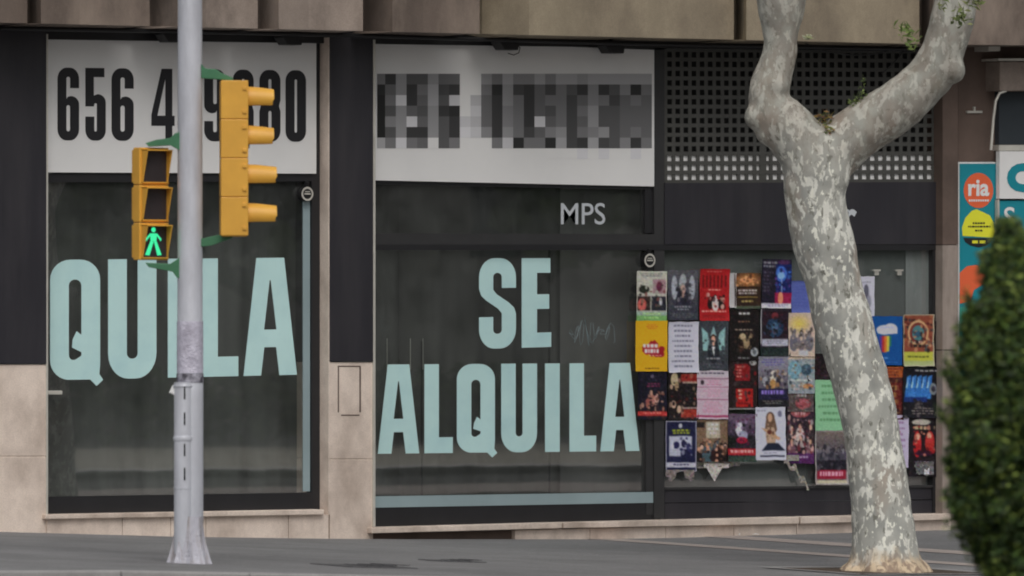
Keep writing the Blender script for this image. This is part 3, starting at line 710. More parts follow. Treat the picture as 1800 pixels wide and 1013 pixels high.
W_ = (178, 178, 186); K_ = (26, 24, 30); RD = (160, 38, 40)
def pA1(c):
    c.t(.1, .04, .9, .12, 2, (120, 120, 118)).r(.06, .2, .48, .44, (170, 172, 160)).e(.25, .36, .17, .08, (40, 45, 38)).r(.54, .16, .96, .44, (150, 120, 128)).e(.75, .3, .1, .1, (95, 45, 65))
    c.r(.02, .5, .46, .78, (60, 45, 42)).e(.18, .66, .15, .12, (185, 90, 85)).r(.5, .5, .98, .78, (45, 46, 55)).e(.8, .6, .05, .08, (180, 180, 185)).r(0, .8, 1, .88, (140, 160, 150)).r(0, .88, 1, 1, (110, 160, 95)).t(.1, .82, .9, .97, 2, (150, 190, 120)).n(9)
def pA2(c):
    c.grad(0, .5, (85, 85, 92), (70, 70, 80)).e(.22, .35, .1, .24, (150, 155, 165)).e(.5, .25, .12, .17, (150, 155, 160)).e(.8, .35, .1, .24, (150, 155, 165)).man(.5, .38, .2, (170, 140, 130), (45, 45, 60), (125, 120, 120))
    c.r(0, .7, 1, 1, (58, 60, 70)).t(.2, .72, .8, .82, 2, (150, 150, 160)).t(.1, .86, .9, .97, 3, (90, 92, 96)).n(8)
def pA3(c):
    for x in np.linspace(.1, .86, 7): c.r(x, .12, x+.05, .36, (95, 22, 24))
    c.t(.1, .04, .9, .07, 1, (200, 130, 120)).t(.2, .39, .85, .44, 1, (215, 140, 130)).man(.38, .57, .07, (200, 180, 170), (25, 18, 20)).man(.55, .55, .09, (220, 210, 205), (190, 180, 180)).man(.74, .57, .07, (150, 110, 100), (25, 18, 20))
    c.t(.05, .8, .95, .86, 1, (215, 150, 140)).t(.1, .9, .9, .96, 2, (120, 30, 30)).n(6)
def pA4(c): c.glow(.5, .2, .7, .3, (205, 140, 85)).e(.5, .2, .3, .08, (200, 140, 95)).r(.1, .38, .9, .43, (40, 25, 18)).t(.12, .47, .88, .62, 2, (190, 185, 185)).r(.1, .66, .9, .69, (150, 130, 70)).t(.15, .77, .85, .82, 1, (170, 150, 90), .9).r(0, .92, 1, 1, (75, 85, 70)).n(8)
def pA5(c):
    c.t(.06, .05, .6, .2, 2, (125, 125, 135), center=False).t(.06, .25, .4, .7, 6, (70, 62, 80), center=False).r(.48, .1, 1, .68, (22, 36, 92)).e(.66, .3, .19, .16, (60, 100, 180)).e(.66, .33, .12, .08, (120, 160, 215)).r(.66, .4, .7, .75, (120, 140, 180))
    c.r(.45, .68, 1, .9, (140, 30, 70)).e(.64, .8, .09, .13, (225, 130, 100)).e(.75, .06, .2, .05, (70, 40, 80)).r(0, .9, 1, 1, (190, 190, 200)).t(.1, .92, .9, .98, 2, (120, 110, 140)).n(8)
def pA6(c): c.t(.1, .15, .9, .85, 7, (68, 78, 150), k=.6)
def pA7(c): c.e(.55, .25, .15, .12, (90, 90, 105)).e(.7, .4, .12, .1, (130, 130, 145)).t(.1, .08, .9, .13, 1, (140, 140, 155)).t(.1, .55, .9, .9, 6, (150, 150, 160))
def pB1(c):
    c.t(.28, .07, .78, .18, 3, (190, 110, 40))
    for k in range(26):
        a = c.rn.uniform(0, 6.28); d = c.rn.uniform(0, .3); c.e(.56+math.cos(a)*d, .57+math.sin(a)*d*.65, c.rn.uniform(.04, .13), c.rn.uniform(.03, .08), (150, 28, 40))
    c.t(.2, .46, .75, .55, 1, (225, 205, 200), .8).t(.12, .56, .9, .66, 1, (230, 215, 215), .8).t(.4, .68, .85, .71, 1, (225, 200, 190)).t(.25, .93, .8, .97, 1, (120, 90, 20))
def pB2(c): c.t(.08, .06, .92, .96, 9, (110, 110, 130), .35)
def pB3(c):
    c.poly([(.1, .12), (.3, .25), (.42, .6), (.15, .6)], (130, 170, 172)).poly([(.9, .12), (.7, .25), (.6, .6), (.88, .58)], (130, 170, 172)).poly([(.5, .1), (.6, .3), (.4, .3)], (130, 165, 168))
    c.man(.5, .37, .16, (205, 160, 140), (38, 42, 50), (70, 45, 35)).poly([(.45, .52), (.56, .52), (.52, .72)], (215, 215, 215)).t(.15, .74, .85, .8, 1, (150, 150, 155)).t(.1, .85, .9, .97, 2, (80, 80, 88)).n(7)
def pB4(c): c.t(.18, .05, .82, .1, 1, (190, 190, 190), .9).t(.3, .22, .7, .26, 1, (150, 110, 90)).t(.1, .38, .9, .42, 1, (160, 145, 130)).e(.45, .55, .12, .09, (170, 150, 120)).e(.55, .66, .14, .1, (150, 130, 100)).e(.4, .72, .1, .14, (50, 32, 28)).e(.85, .83, .13, .09, (150, 155, 160)).e(.85, .83, .06, .05, (90, 95, 100)).t(.2, .94, .8, .98, 1, (140, 140, 145)).n(9)
def pB5(c): c.r(.08, .05, .92, .62, (45, 28, 40)).e(.5, .4, .3, .2, (36, 58, 84)).e(.5, .42, .12, .13, (70, 100, 130)).e(.5, .15, .12, .07, (110, 45, 50)).e(.28, .45, .12, .12, (25, 28, 35)).r(.06, .64, .94, .79, (165, 165, 180)).t(.15, .67, .85, .76, 2, (120, 120, 140)).r(0, .82, 1, 1, (35, 45, 45)).n(9).r(0, 0, .04, .75, (160, 160, 165))
def pB6(c): c.glow(.4, .25, .5, .25, (205, 180, 80)).crowd(.45, .5, 3, .13, ((120, 115, 120), (140, 135, 135)), ((100, 100, 112), (120, 112, 120))).t(.1, .7, .9, .84, 3, (110, 100, 95)).r(.4, .86, .75, .98, (170, 172, 178)).n(6)
def pB7(c): c.e(.42, .28, .26, .1, W_).e(.62, .26, .22, .11, W_).r(.2, .27, .84, .36, W_)\
    .r(.26, .4, .34, .7, (80, 60, 140)).r(.34, .4, .42, .74, (170, 50, 50)).r(.42, .4, .5, .74, (195, 110, 50)).r(.5, .4, .57, .72, (190, 180, 70)).r(.57, .4, .64, .62, (40, 110, 90)).t(.25, .22, .75, .26, 1, (150, 160, 200)).t(.2, .84, .6, .9, 1, (80, 130, 190)).t(.1, .93, .9, .97, 1, (50, 100, 170))
def pB8(c):
    for k in range(40): c.e(c.rn.uniform(0, 1), c.rn.uniform(0, .65), .05, .03, [(150, 90, 60), (90, 40, 36), (170, 130, 100), (70, 60, 60)][k % 4])
    c.e(.5, .36, .34, .25, (185, 150, 110)).e(.5, .36, .28, .205, (110, 50, 45)).e(.5, .36, .2, .15, (70, 115, 120)).e(.48, .38, .1, .07, (50, 85, 110)).t(.1, .58, .9, .68, 1, (40, 35, 35)).t(.3, .52, .7, .57, 1, (190, 180, 170)).r(0, .72, 1, 1, (168, 170, 66)).t(.08, .8, .92, .86, 1, (90, 95, 40)).r(0, .9, 1, 1, (150, 160, 110)).frame((165, 160, 140), .03)
def pC1(c): c.t(.3, .24, .8, .34, 2, (120, 50, 80)).e(.5, .1, .06, .04, (90, 80, 100)).e(.5, .6, .12, .12, (165, 110, 100)).e(.66, .56, .08, .1, (190, 150, 140)).e(.35, .66, .08, .1, (150, 90, 80)).crowd(.72, .76, 4, .08).r(0, .83, 1, .92, (180, 60, 58)).t(.1, .85, .9, .9, 1, (220, 120, 110)).n(10)
def pC2(c): c.r(.45, .04, 1, .2, (140, 45, 40)).r(.5, .2, 1, .24, (150, 130, 120)).e(.22, .15, .13, .14, (175, 160, 130)).e(.3, .3, .07, .1, (150, 130, 100)).r(.5, .3, .98, .62, (34, 30, 32)).e(.2, .68, .08, .08, (180, 150, 130)).e(.38, .78, .07, .08, (190, 160, 140)).r(.5, .74, 1, .77, (170, 150, 145)).r(.45, .78, 1, .95, (150, 55, 45)).n(12)
def pC3(c): c.r(0, .0, 1, .13, (180, 172, 182)).t(.1, .05, .9, .09, 1, (70, 60, 80)).r(0, .16, 1, .18, (130, 90, 110)).e(.17, .25, .06, .05, (60, 45, 55)).t(.3, .2, .8, .32, 3, (185, 120, 150)).r(0, .34, 1, .355, (160, 100, 130)).t(.2, .38, .9, .56, 5, (190, 140, 165)).r(0, .59, 1, .61, (150, 90, 120)).t(.15, .64, .85, .88, 6, (190, 135, 160)).r(0, .92, 1, .96, (150, 50, 90)).n(4)
def pC4(c): c.r(.22, .08, .75, .42, (130, 30, 34)).t(.28, .12, .6, .38, 4, (195, 120, 110), center=False).r(.25, .58, .85, .95, (165, 36, 34)).t(.3, .6, .5, .82, 3, (200, 160, 140)).t(.3, .86, .8, .92, 1, (100, 20, 24)).e(.85, .05, .12, .06, (150, 150, 150)).r(0, .97, 1, 1, (120, 120, 120)).n(9)
def pC5(c): c.grad(0, .6, (140, 140, 155), (90, 84, 95)).t(.1, .05, .9, .2, 3, (95, 90, 150)).e(.5, .42, .1, .14, (195, 190, 180)).e(.5, .55, .1, .1, (170, 130, 80)).e(.25, .5, .1, .1, (150, 150, 160)).e(.7, .48, .08, .1, (50, 50, 60)).r(0, .64, 1, .86, (36, 34, 60)).t(.05, .67, .95, .76, 1, (130, 110, 190), .9).r(0, .86, 1, 1, (30, 30, 34)).t(.1, .88, .9, .96, 2, (120, 115, 110)).n(9)
def pC6(c): c.r(0, 0, 1, .05, (190, 170, 150)).e(.25, .35, .25, .25, (110, 150, 165)).e(.7, .35, .2, .16, (60, 80, 95)).r(.1, .6, .9, .66, (170, 175, 175)).e(.75, .8, .2, .07, (170, 120, 80)).t(.1, .75, .6, .95, 2, (170, 160, 155)).n(12)
def pC6b(c): c.t(.3, .1, .8, .3, 1, (170, 165, 165), .8).e(.6, .6, .3, .25, (150, 80, 85)).n(14)
def pGr(c): c.t(.1, .1, .9, .9, 6, (90, 140, 100), .35)
def pC8(c): c.r(.1, 0, 1, .2, (160, 85, 45)).t(.1, .02, .95, .2, 3, (110, 50, 36)).r(.2, .3, .9, .8, (95, 36, 34)).t(.3, .35, .8, .75, 3, (140, 100, 60), .7).t(.1, .85, .9, .9, 1, (150, 120, 90)).n(9)
def pC9(c):
    for k in range(5): c.poly([(.05+k*.14, .62), (.12+k*.14, .18), (.24+k*.14, .14), (.2+k*.14, .62)], (52, 110, 180))
    for k in range(5): c.poly([(.08+k*.14, .4), (.17+k*.14, .16), (.13+k*.14, .4)], (150, 190, 220))
    c.r(.03, .58, .66, .68, (30, 52, 110)).e(.82, .42, .1, .12, (110, 115, 125)).e(.82, .42, .05, .06, (50, 50, 60)).t(.3, .04, .95, .1, 1, (150, 150, 150)).t(.2, .8, .9, .95, 3, (140, 130, 125), .4).n(8)
def pD1(c): c.e(.48, .1, .06, .05, (170, 170, 180)).t(.2, .17, .82, .27, 2, (140, 150, 50), .8).r(.12, .3, .85, .56, (170, 172, 190)).r(.12, .56, .5, .7, (165, 168, 185)).e(.35, .48, .1, .07, (40, 40, 80)).e(.6, .45, .09, .08, (36, 36, 70)).e(.75, .52, .08, .08, (50, 50, 90)).r(0, .82, 1, .92, (178, 178, 192)).t(.1, .85, .9, .9, 1, (60, 60, 90)).frame((150, 150, 165), .03).n(6)
def pD2(c): c.r(.3, .05, .75, .38, (170, 162, 145)).t(.35, .08, .7, .34, 3, (190, 190, 190)).r(0, .05, .25, .16, (40, 36, 36)).crowd(.5, .62, 4, .15, ((205, 170, 150), (190, 140, 115), (210, 160, 135)), ((35, 30, 32), (70, 90, 100), (50, 30, 30))).r(0, .93, 1, 1, (180, 176, 170)).n(9)
def pD3(c): c.grad(0, .45, (110, 90, 115), (60, 50, 66)).e(.4, .3, .12, .16, (190, 190, 205)).e(.55, .45, .16, .1, (150, 150, 175)).e(.5, .55, .2, .07, (150, 30, 60)).r(0, .5, .3, .7, (24, 30, 26)).r(0, .72, 1, .86, (165, 42, 50)).t(.06, .75, .94, .82, 1, (220, 150, 150), .9).r(0, .88, 1, 1, (50, 66, 58)).n(11)
def pD4(c): c.e(.5, .2, .14, .11, (96, 74, 60)).poly([(.37, .18), (.63, .18), (.72, .42), (.66, .5), (.3, .46)], (104, 80, 64)).e(.49, .2, .075, .08, (186, 150, 124)).poly([(.36, .38), (.62, .38), (.7, .55), (.64, .7), (.38, .7), (.34, .52)], (172, 146, 124)).poly([(.18, .39), (.44, .42), (.8, .58), (.76, .63), (.42, .5)], (176, 140, 108)).e(.47, .47, .08, .045, (96, 50, 42)).e(.76, .59, .06, .03, (190, 150, 125)).busy(.35, .3, .7, .68, ((120, 96, 78), (186, 160, 140), (90, 66, 54)), 22, .015, .04).poly([(.2, .82), (.4, .68), (.75, .68), (.98, .82)], (36, 42, 60)).e(.82, .13, .07, .06, (110, 112, 135)).r(.15, .91, .95, .935, (40, 44, 60)).t(.1, .85, .9, .9, 1, (150, 150, 165)).t(.05, .05, .35, .1, 1, (140, 140, 155))
def pD5(c): c.e(.5, .1, .35, .09, (150, 80, 85)).t(.2, .06, .8, .16, 1, (190, 150, 150), .9).crowd(.35, .42, 3, .13, ((200, 160, 145), (180, 130, 115)), ((60, 50, 55), (180, 165, 165))).crowd(.56, .62, 3, .11, ((190, 150, 130),), ((110, 80, 90), (40, 30, 40))).r(0, .82, 1, 1, (80, 40, 90)).t(.1, .87, .9, .93, 1, (170, 150, 180)).n(12)
def pD6(c): c.grad(0, .3, (120, 108, 104), (90, 84, 88)).crowd(.33, .38, 5, .09, ((120, 118, 125), (100, 96, 104)), ((70, 68, 80), (56, 54, 64))).r(0, .55, 1, .74, (34, 32, 42)).r(.06, .73, .94, .9, (140, 34, 56)).t(.1, .76, .9, .85, 1, (210, 150, 170), .9).r(0, .92, 1, 1, (170, 164, 140)).frame((150, 145, 145), .04).n(8)
def pD7(c): c.t(.1, .12, .9, .9, 7, (140, 110, 150), .4).r(.1, .3, .6, .34, (130, 40, 60))
def pD8(c): c.e(.4, .07, .3, .05, (165, 160, 150)).t(.1, .14, .95, .2, 1, (170, 150, 120), .9).e(.28, .45, .13, .22, (175, 40, 42)).e(.68, .42, .15, .2, (170, 50, 48)).e(.3, .32, .06, .06, (200, 150, 130)).e(.66, .3, .07, .06, (190, 140, 120)).e(.5, .6, .3, .05, (50, 20, 50)).t(.1, .74, .9, .78, 1, (120, 110, 130)).n(10)
def pScr(c): c.n(16)

GR_ = ((30, 30, 36), (110, 108, 116), (60, 56, 66)); SK = ((180, 140, 120), (30, 24, 28), (120, 80, 70), (60, 44, 50))
BUSY = {1: (.05, .22, .95, .78, ((36, 40, 34), (150, 150, 140), (120, 70, 70), (90, 100, 80))), 2: (.15, .28, .85, .68, GR_, 40), 3: (.2, .5, .85, .74, ((30, 16, 18), (190, 150, 140), (110, 24, 26)), 22),
 4: (.1, .05, .9, .35, ((220, 160, 110), (150, 90, 50), (80, 50, 34)), 20), 5: (.45, .15, 1, .66, ((60, 110, 190), (20, 24, 60), (100, 60, 130)), 30), 10: (.1, .3, .9, .9, ((40, 44, 50), (90, 100, 104)), 20),
 11: (.2, .45, .8, .85, ((150, 130, 100), (20, 16, 16), (80, 60, 50)), 34), 12: (.1, .1, .9, .6, ((30, 26, 34), (80, 40, 50), (60, 80, 110), (24, 22, 26)), 44), 13: (.1, .35, .9, .8, ((130, 125, 125), (100, 96, 104), (190, 170, 150), (70, 64, 64)), 44),
 15: (.05, .03, .95, .7, ((170, 120, 90), (90, 40, 36), (60, 80, 90), (40, 34, 36)), 50, ), 17: (.1, .42, .9, .8, SK, 44), 18: (.05, .05, .95, .95, ((170, 140, 120), (30, 22, 24), (110, 44, 40), (24, 20, 22)), 46),
 20: (.1, .05, .95, .95, ((30, 22, 24), (120, 30, 34), (70, 60, 62)), 34), 21: (.05, .28, .95, .64, ((60, 56, 66), (160, 150, 140), (36, 34, 44), (150, 110, 70)), 46), 22: (.05, .1, .95, .95, ((100, 130, 145), (60, 70, 80), (170, 165, 160), (130, 100, 80)), 46),
 23: (.05, .05, .95, .95, ((120, 110, 110), (60, 50, 50), (150, 90, 90)), 26), 24: (0, 0, 1, 1, ((90, 30, 44), (24, 20, 26)), 20), 26: (.05, .05, .95, .95, ((140, 80, 50), (50, 26, 28), (110, 80, 50)), 36), 27: (.05, .62, .95, .98, ((40, 36, 40), (90, 84, 84)), 24),
 28: (.12, .3, .85, .7, ((40, 42, 84), (190, 190, 205)), 20), 29: (.05, .4, .95, .92, ((200, 150, 125), (36, 28, 30), (90, 60, 50), (70, 84, 94)), 50), 30: (.05, .05, .95, .7, ((40, 34, 44), (130, 110, 140), (90, 30, 60), (24, 26, 28)), 44),
 32: (.05, .1, .95, .8, ((200, 160, 150), (40, 32, 38), (120, 50, 60), (160, 150, 150)), 60), 33: (.08, .3, .92, .72, ((110, 106, 114), (44, 42, 52), (76, 72, 82)), 50), 35: (.1, .15, .95, .7, ((150, 36, 40), (30, 24, 30), (190, 120, 100), (60, 20, 30)), 44)}
PL = [
 ((1281, 480, 1293, 541), lambda c: 0, (170, 168, 170), 'plain white paper edge showing between the red poster and the burger coloured poster', 0, 0),
 ((1119, 477, 1172, 566), pA1, (172, 172, 162), 'pale collage poster of four photos with green foot, at the top left corner', .4, 0),
 ((1174, 475, 1227, 563), pA2, (66, 66, 74), 'dark grey poster with pale winged shapes above a head, left of the red poster', -.3, 0),
 ((1229, 473, 1281, 564), pA3, (160, 30, 34), 'bright red poster with dark red tall lettering', .5, 1),
 ((1291, 480, 1337, 543), pA4, (50, 36, 28), 'small brown poster with an orange glow and gold text', -.5, 1),
 ((1339, 456, 1391, 542), pA5, (34, 30, 46), 'topmost navy poster with a blue flower and crimson corner', .8, 2),
 ((1390, 494, 1424, 550), pA6, (84, 96, 160), 'plain blue violet sheet beside the tree trunk', 0, 0),
 ((1505, 486, 1537, 595), pA7, (176, 176, 190), 'white sheet with grey ink marks just right of the tree trunk', 0, 0),
 ((1117, 564, 1173, 653), pB1, (208, 158, 28), 'yellow poster with a dark red splash', .2, 1),
 ((1174, 566, 1227, 655), pB2, (184, 184, 200), 'white sheet with nine lines of grey text', -.2, 1),
 ((1228, 564, 1280, 652), pB3, (60, 64, 70), 'dark poster of a suited figure with pale teal wings', .3, 2),
 ((1282, 545, 1334, 634), pB4, (30, 24, 24), 'black poster with a small golden figure and a round grey seal', .2, 2),
 ((1336, 543, 1388, 626), pB5, (52, 46, 56), 'dark poster with a blue centre and a pale text band', 0, 1),
 ((1386, 550, 1432, 627), pB6, (180, 162, 150), 'cream poster with yellow glow and grey figures left of the trunk', 0, 3),
 ((1532, 556, 1586, 642), pB7, (14, 76, 140), 'blue poster with white cloud and rainbow stripes', .4, 1),
 ((1587, 553, 1641, 644), pB8, (130, 70, 54), 'ornate red brown poster with a round emblem and a yellow foot', -.2, 2),
 ((1642, 565, 1651, 650), pScr, (40, 30, 34), 'narrow dark poster edge at the far right beside the ornate poster', 0, 0),
 ((1121, 653, 1172, 738), pC1, (28, 26, 42), 'dark navy poster with a salmon red foot strip, below the yellow poster', 0, 0),
 ((1174, 654, 1226, 738), pC2, (36, 28, 30), 'black poster with brick red bars and a pale curled figure', .2, 0),
 ((1225, 651, 1280, 737), pC3, (184, 164, 178), 'pink and white timetable sheet', .3, 2),
 ((1281, 633, 1331, 720), pC4, (44, 32, 34), 'black poster with two dark red blocks', -.2, 0),
 ((1332, 627, 1385, 715), pC5, (90, 86, 96), 'lavender grey poster with a white statue and purple letters', .2, 0),
 ((1385, 628, 1432, 692), pC6, (130, 140, 146), 'pale blue collage poster left of the trunk', -.4, 2),
 ((1384, 688, 1430, 724), pC6b, (84, 74, 74), 'torn brown poster strip below the pale blue collage', 0, 1),
 ((1418, 622, 1460, 670), pScr, (40, 28, 34), 'dark maroon poster piece above the green sheet', 0, 0),
 ((1433, 668, 1486, 757), pGr, (128, 178, 140), 'mint green sheet half hidden by the trunk', -.3, 2),
 ((1548, 645, 1588, 738), pC8, (70, 34, 34), 'maroon and orange poster under the rainbow poster', 0, 0),
 ((1586, 647, 1652, 735), pC9, (26, 26, 34), 'black poster with jagged bright blue letters', .3, 1),
 ((1170, 740, 1224, 829), pD1, (32, 34, 66), 'navy poster with a white photo block and olive text', .2, 1),
 ((1225, 738, 1279, 823), pD2, (120, 98, 80), 'brown group photo poster below the pink sheet', -.2, 0),
 ((1279, 728, 1329, 812), pD3, (44, 38, 48), 'dark purple concert poster with red strip and green foot', .5, 1),
 ((1328, 716, 1381, 809), pD4, (182, 184, 204), 'white poster of a long haired woman in a dark skirt', -.8, 3),
 ((1382, 715, 1431, 815), pD5, (56, 44, 54), 'busy dark poster of faces with purple foot', .3, 0),
 ((1432, 757, 1490, 852), pD6, (104, 96, 100), 'grey band poster with crimson strip, lowest of all and left of the trunk', -.4, 1),
 ((1560, 730, 1597, 822), pD7, (172, 164, 188), 'pale lilac sheet right of the trunk, partly torn', 1, 0),
 ((1597, 735, 1652, 838), pD8, (34, 28, 34), 'black poster with two red dressed figures in the lower right corner', .5, 0),
]
for i, (bx, fn, bc, lab, tl, ly) in enumerate(PL):
    poster(i, bx, fn, bc, lab, tl, ly)
jag = lambda k, f: (lambda u, v: f(u+.12*noise.noise(Vector((u*6, v*6, k))), v+.12*noise.noise(Vector((u*5, v*5, k+9)))))
scr = [((1236, 815, 1280, 846), (176, 172, 168), 'white triangular paper scrap hanging below the group photo poster', lambda u, v: v > .25 and abs(u-.45) > (1-v)*.42),
       ((1378, 800, 1422, 862), (136, 132, 124), 'torn white paper scrap curling below the busy faces poster', lambda u, v: abs(v-.2-.8*u**1.6+.08*math.sin(u*17)) > .05+.05*abs(math.sin(u*11)) and not (v < .16 and .1 < u < .6)),
       ((1170, 826, 1220, 850), (120, 112, 110), 'dirty paper remnant under the navy poster', jag(3, lambda u, v: v > .45+.4*math.sin(u*9))),
       ((1600, 812, 1640, 850), (96, 96, 98), 'grey paper remnant at the bottom right of the shutter', jag(5, lambda u, v: v > .6 or u < .2)),
       ((1622, 812, 1636, 834), (176, 176, 182), 'small white paper scrap at the lower right of the posters', jag(8, lambda u, v: abs(u-.5) > .3 and v > .4)),
       ((1225, 812, 1300, 826), (84, 80, 76), 'smeared paste remnant below the group photo poster', jag(6, lambda u, v: v > .6)),]
for i, (bx, bc, lab, cf) in enumerate(scr):
    poster(60+i, bx, pScr, bc, lab, 0, 3, 'paper_scrap', cf)['category'] = 'paper scrap'
# window rail fittings on the pane right of the tree
for px, lab in ((1542, 'left of the two small metal clips high on the grey pane'), (1582, 'right of the two small metal clips high on the grey pane')):
    mb = MB(); mb.rect(px-6, 474, px+6, 477, YG-.02, YG-.002); mb.rect(px-4, 477, px+3, 484, YG-.01, YG-.002); tag(mb.build('metal_clip', M['alu']), lab, 'clip', 'metal clips on the grey pane')

# ------------------------------------------------------------------ traffic light
gp = ground_hit(334, 990)
PY = gp.y
base = Vector((P(334, 990, PY).x, PY, gz(P(334, 990, PY).x, PY)))
RT = Vector((C_, -S_, 0)); FW = Vector((S_, C_, 0)); UP = Vector((0, 0, 1))
sp = FPX/((base-CAM).dot(FW))                # pixels per metre at the pole
def PZ(py): return (HOR-py)/sp
def off(px): return (px-334)/sp
tl = thing('traffic_light', 'silver pole with a green man pedestrian signal and a yellow four lamp signal', 'traffic light', base)
r0 = 23/sp
prof = [(985, 1.02), (700, 1.02), (662, 1.02), (660, .98), (400, .96), (0, .93), (-350, .90)]
mb = MB(); mb.tube([base+Vector((0, 0, PZ(y)-base.z)) for y, _ in prof], [r0*k for _, k in prof], 40)
mb.build('pole', M['pole'], tl)
# half pipe cover on the lower left of the pole
lc = base+RT*(-11/sp)-FW*.058
mb = MB(); mb.tube([lc+Vector((0, 0, PZ(980)-base.z)), lc+Vector((0, 0, PZ(672)-base.z))], 16.5/sp, 28)
for y0_, y1_ in ((676, 681), (766, 775), (857, 859)):
    mb.tube([lc+Vector((0, 0, PZ(y1_)-base.z)), lc+Vector((0, 0, PZ((y0_+y1_)/2)-base.z)), lc+Vector((0, 0, PZ(y0_)-base.z))], [17/sp, (18.5 if y1_ < 800 else 17)/sp, 17/sp], 28)
mb.build('cable_cover', M['pole'], tl)
mb = MB(); rnd = random.Random(4)
for y in (690, 735, 790, 832):
    mb = MB(); q = lc-FW*(16.6/sp)+RT*(3/sp); z = PZ(y)-base.z; mb.box(-.004, .004, -.004, .004, -.045, .04, M=Matrix.Translation(q+Vector((0, 0, z)))); mb.build('slot', M['spot'], tl)
mb = MB(); mb.tube([base+Vector((0, 0, PZ(673)-base.z)), base+Vector((0, 0, PZ(657)-base.z))], r0*1.045, 40); mb.build('tape_band', mat('old_tape', A(60, 58, 66), .6, .6, 14, .4, stain=.9, stain_col=A(150, 150, 160), stain_scale=14), tl)
mb = MB(); mb.tube([base+Vector((0, 0, PZ(656)-base.z)), base+Vector((0, 0, PZ(565)-base.z))], r0*1.012, 40); mb.build('sticker_residue', mat('residue', A(146, 144, 158), .6, .25, 12, .5, stain=.7, stain_col=A(100, 96, 108), stain_scale=10), tl)
q = lc-RT*(17/sp); mb = MB(); mb.box(-.02, .012, -.02, .01, -.03, .03, M=Matrix.Translation(q+Vector((0, 0, PZ(686)-base.z)))@Matrix.Rotation(.5, 4, 'Y')); mb.build('torn_label', M['white'], tl)
# flared fluted foot
mb = MB(); nf = 60; ys = [(999, 1.80), (990, 1.66), (976, 1.46), (958, 1.28), (940, 1.15), (922, 1.07), (905, 1.0)]
bi = len(mb.v); cb = base+RT*(-1.5/sp)-FW*.02
for y, k in ys:
    for a in range(nf):
        th = 2*math.pi*a/nf; fl = 1+.20*min(1, (k-1)*3)*(max(0, math.cos(th*9))**2-.5)
        rr_ = r0*1.02*k*fl; mb.v.append(cb+Vector((math.cos(th)*rr_, math.sin(th)*rr_, PZ(y)-base.z-.01)))
for i in range(len(ys)-1):
    for a in range(nf):
        b = (a+1) % nf; mb.f.append([i*nf+a, i*nf+b, (i+1)*nf+b, (i+1)*nf+a]); mb.m.append(0); mb.sm.append(False)
mb.build('foot', mat('foot_paint', A(140, 140, 148), .5, .2, 12, .4, stain=1.0, stain_col=A(82, 72, 64), stain_scale=6, stretch=(3, 3, .35)), tl)

def frame_at(px, py, ang):
    """local axes: +y out of the lamp face, x to its right seen from the front... ang: turn of the facing direction from towards-camera, towards image right"""
    o = base+RT*off(px)+Vector((0, 0, PZ(py)-base.z))
    f = (-FW*math.cos(ang)+RT*math.sin(ang)); x = f.cross(UP)*-1
    x = UP.cross(f)
    m = Matrix.Identity(4)
    for i in range(3): m[i][0] = x[i]; m[i][1] = f[i]; m[i][2] = UP[i]; m[i][3] = o[i]
    return m
# pedestrian signal: faces -y (35 deg to the image right of the camera)
a1 = R(35); SH = 66.2/sp; bw = 50/sp/math.cos(a1); bd = 12/sp/math.sin(a1)
Mx = frame_at(271, 359, a1)
# front face lies at y=0; the body reaches behind
ps = MB()
for k in range(3):
    z1 = (1.5-k)*SH; z0 = z1-SH+.004
    ps.box(-bw/2, bw/2, -bd, 0, z0, z1, M=Mx)
    ps.box(-bw/2+.006, bw/2-.006, -bd-.03, -bd+.002, z0+.015, z1-.015, M=Mx)
sig = ps.build('pedestrian_signal', M['yellow'], tl, .006)
for k in range(3):
    zc = (1-k)*SH; h = SH*.44; w2 = bw*.43; t_ = .007; Lt = 19/sp/math.sin(a1)*.60; Lb = .012
    v = MB()
    # square hood: top and two slanted cheeks
    for sx in (-1, 1):
        x0, x1 = (sx*w2, sx*(w2-t_)) if sx > 0 else (-w2, -w2+t_)
        f = [(x0, 0, zc-h), (x0, Lb, zc-h), (x0, Lt, zc+h), (x0, 0, zc+h)]; k2 = [(x1, b, c) for _, b, c in f]
        v.ext([Mx @ Vector(p) for p in f], [Mx @ Vector(p) for p in k2])
    v.box(-w2, w2, 0, Lt, zc+h-t_, zc+h, M=Mx); v.box(-w2, w2, 0, Lb, zc-h, zc-h+t_, M=Mx)
    v.build('visor', M['yellow'], sig)
    l = MB(); l.box(-w2+t_, w2-t_, .001, .006, zc-h+t_, zc+h-t_, M=Mx); le = l.build('lens', M['lens_dark'], sig)
    if k == 2:
        g = MB(); s = h*.90; zz = .008
        def pg(pts): g.poly([Mx @ Vector((x*s, zz, zc+y*s)) for x, y in pts])
        xo = -.10
        pg([(xo+.17*math.cos(a), .80+.17*math.sin(a)) for a in np.linspace(0, 2*math.pi, 14)[:-1]])
        pg([(xo-.26, .56), (xo+.26, .56), (xo+.24, .05), (xo-.24, .05)])
        pg([(xo-.27, .56), (xo-.25, .40), (xo-.58, .02), (xo-.62, .20)])
        pg([(xo+.27, .56), (xo+.62, .20), (xo+.58, .02), (xo+.25, .40)])
        pg([(xo-.24, .04), (xo+.02, .04), (xo-.32, -.92), (xo-.66, -.88)])
        pg([(xo+.03, .04), (xo+.24, .04), (xo+.64, -.88), (xo+.30, -.92)])
        g.build('green_man', M['lamp_green'], sig)
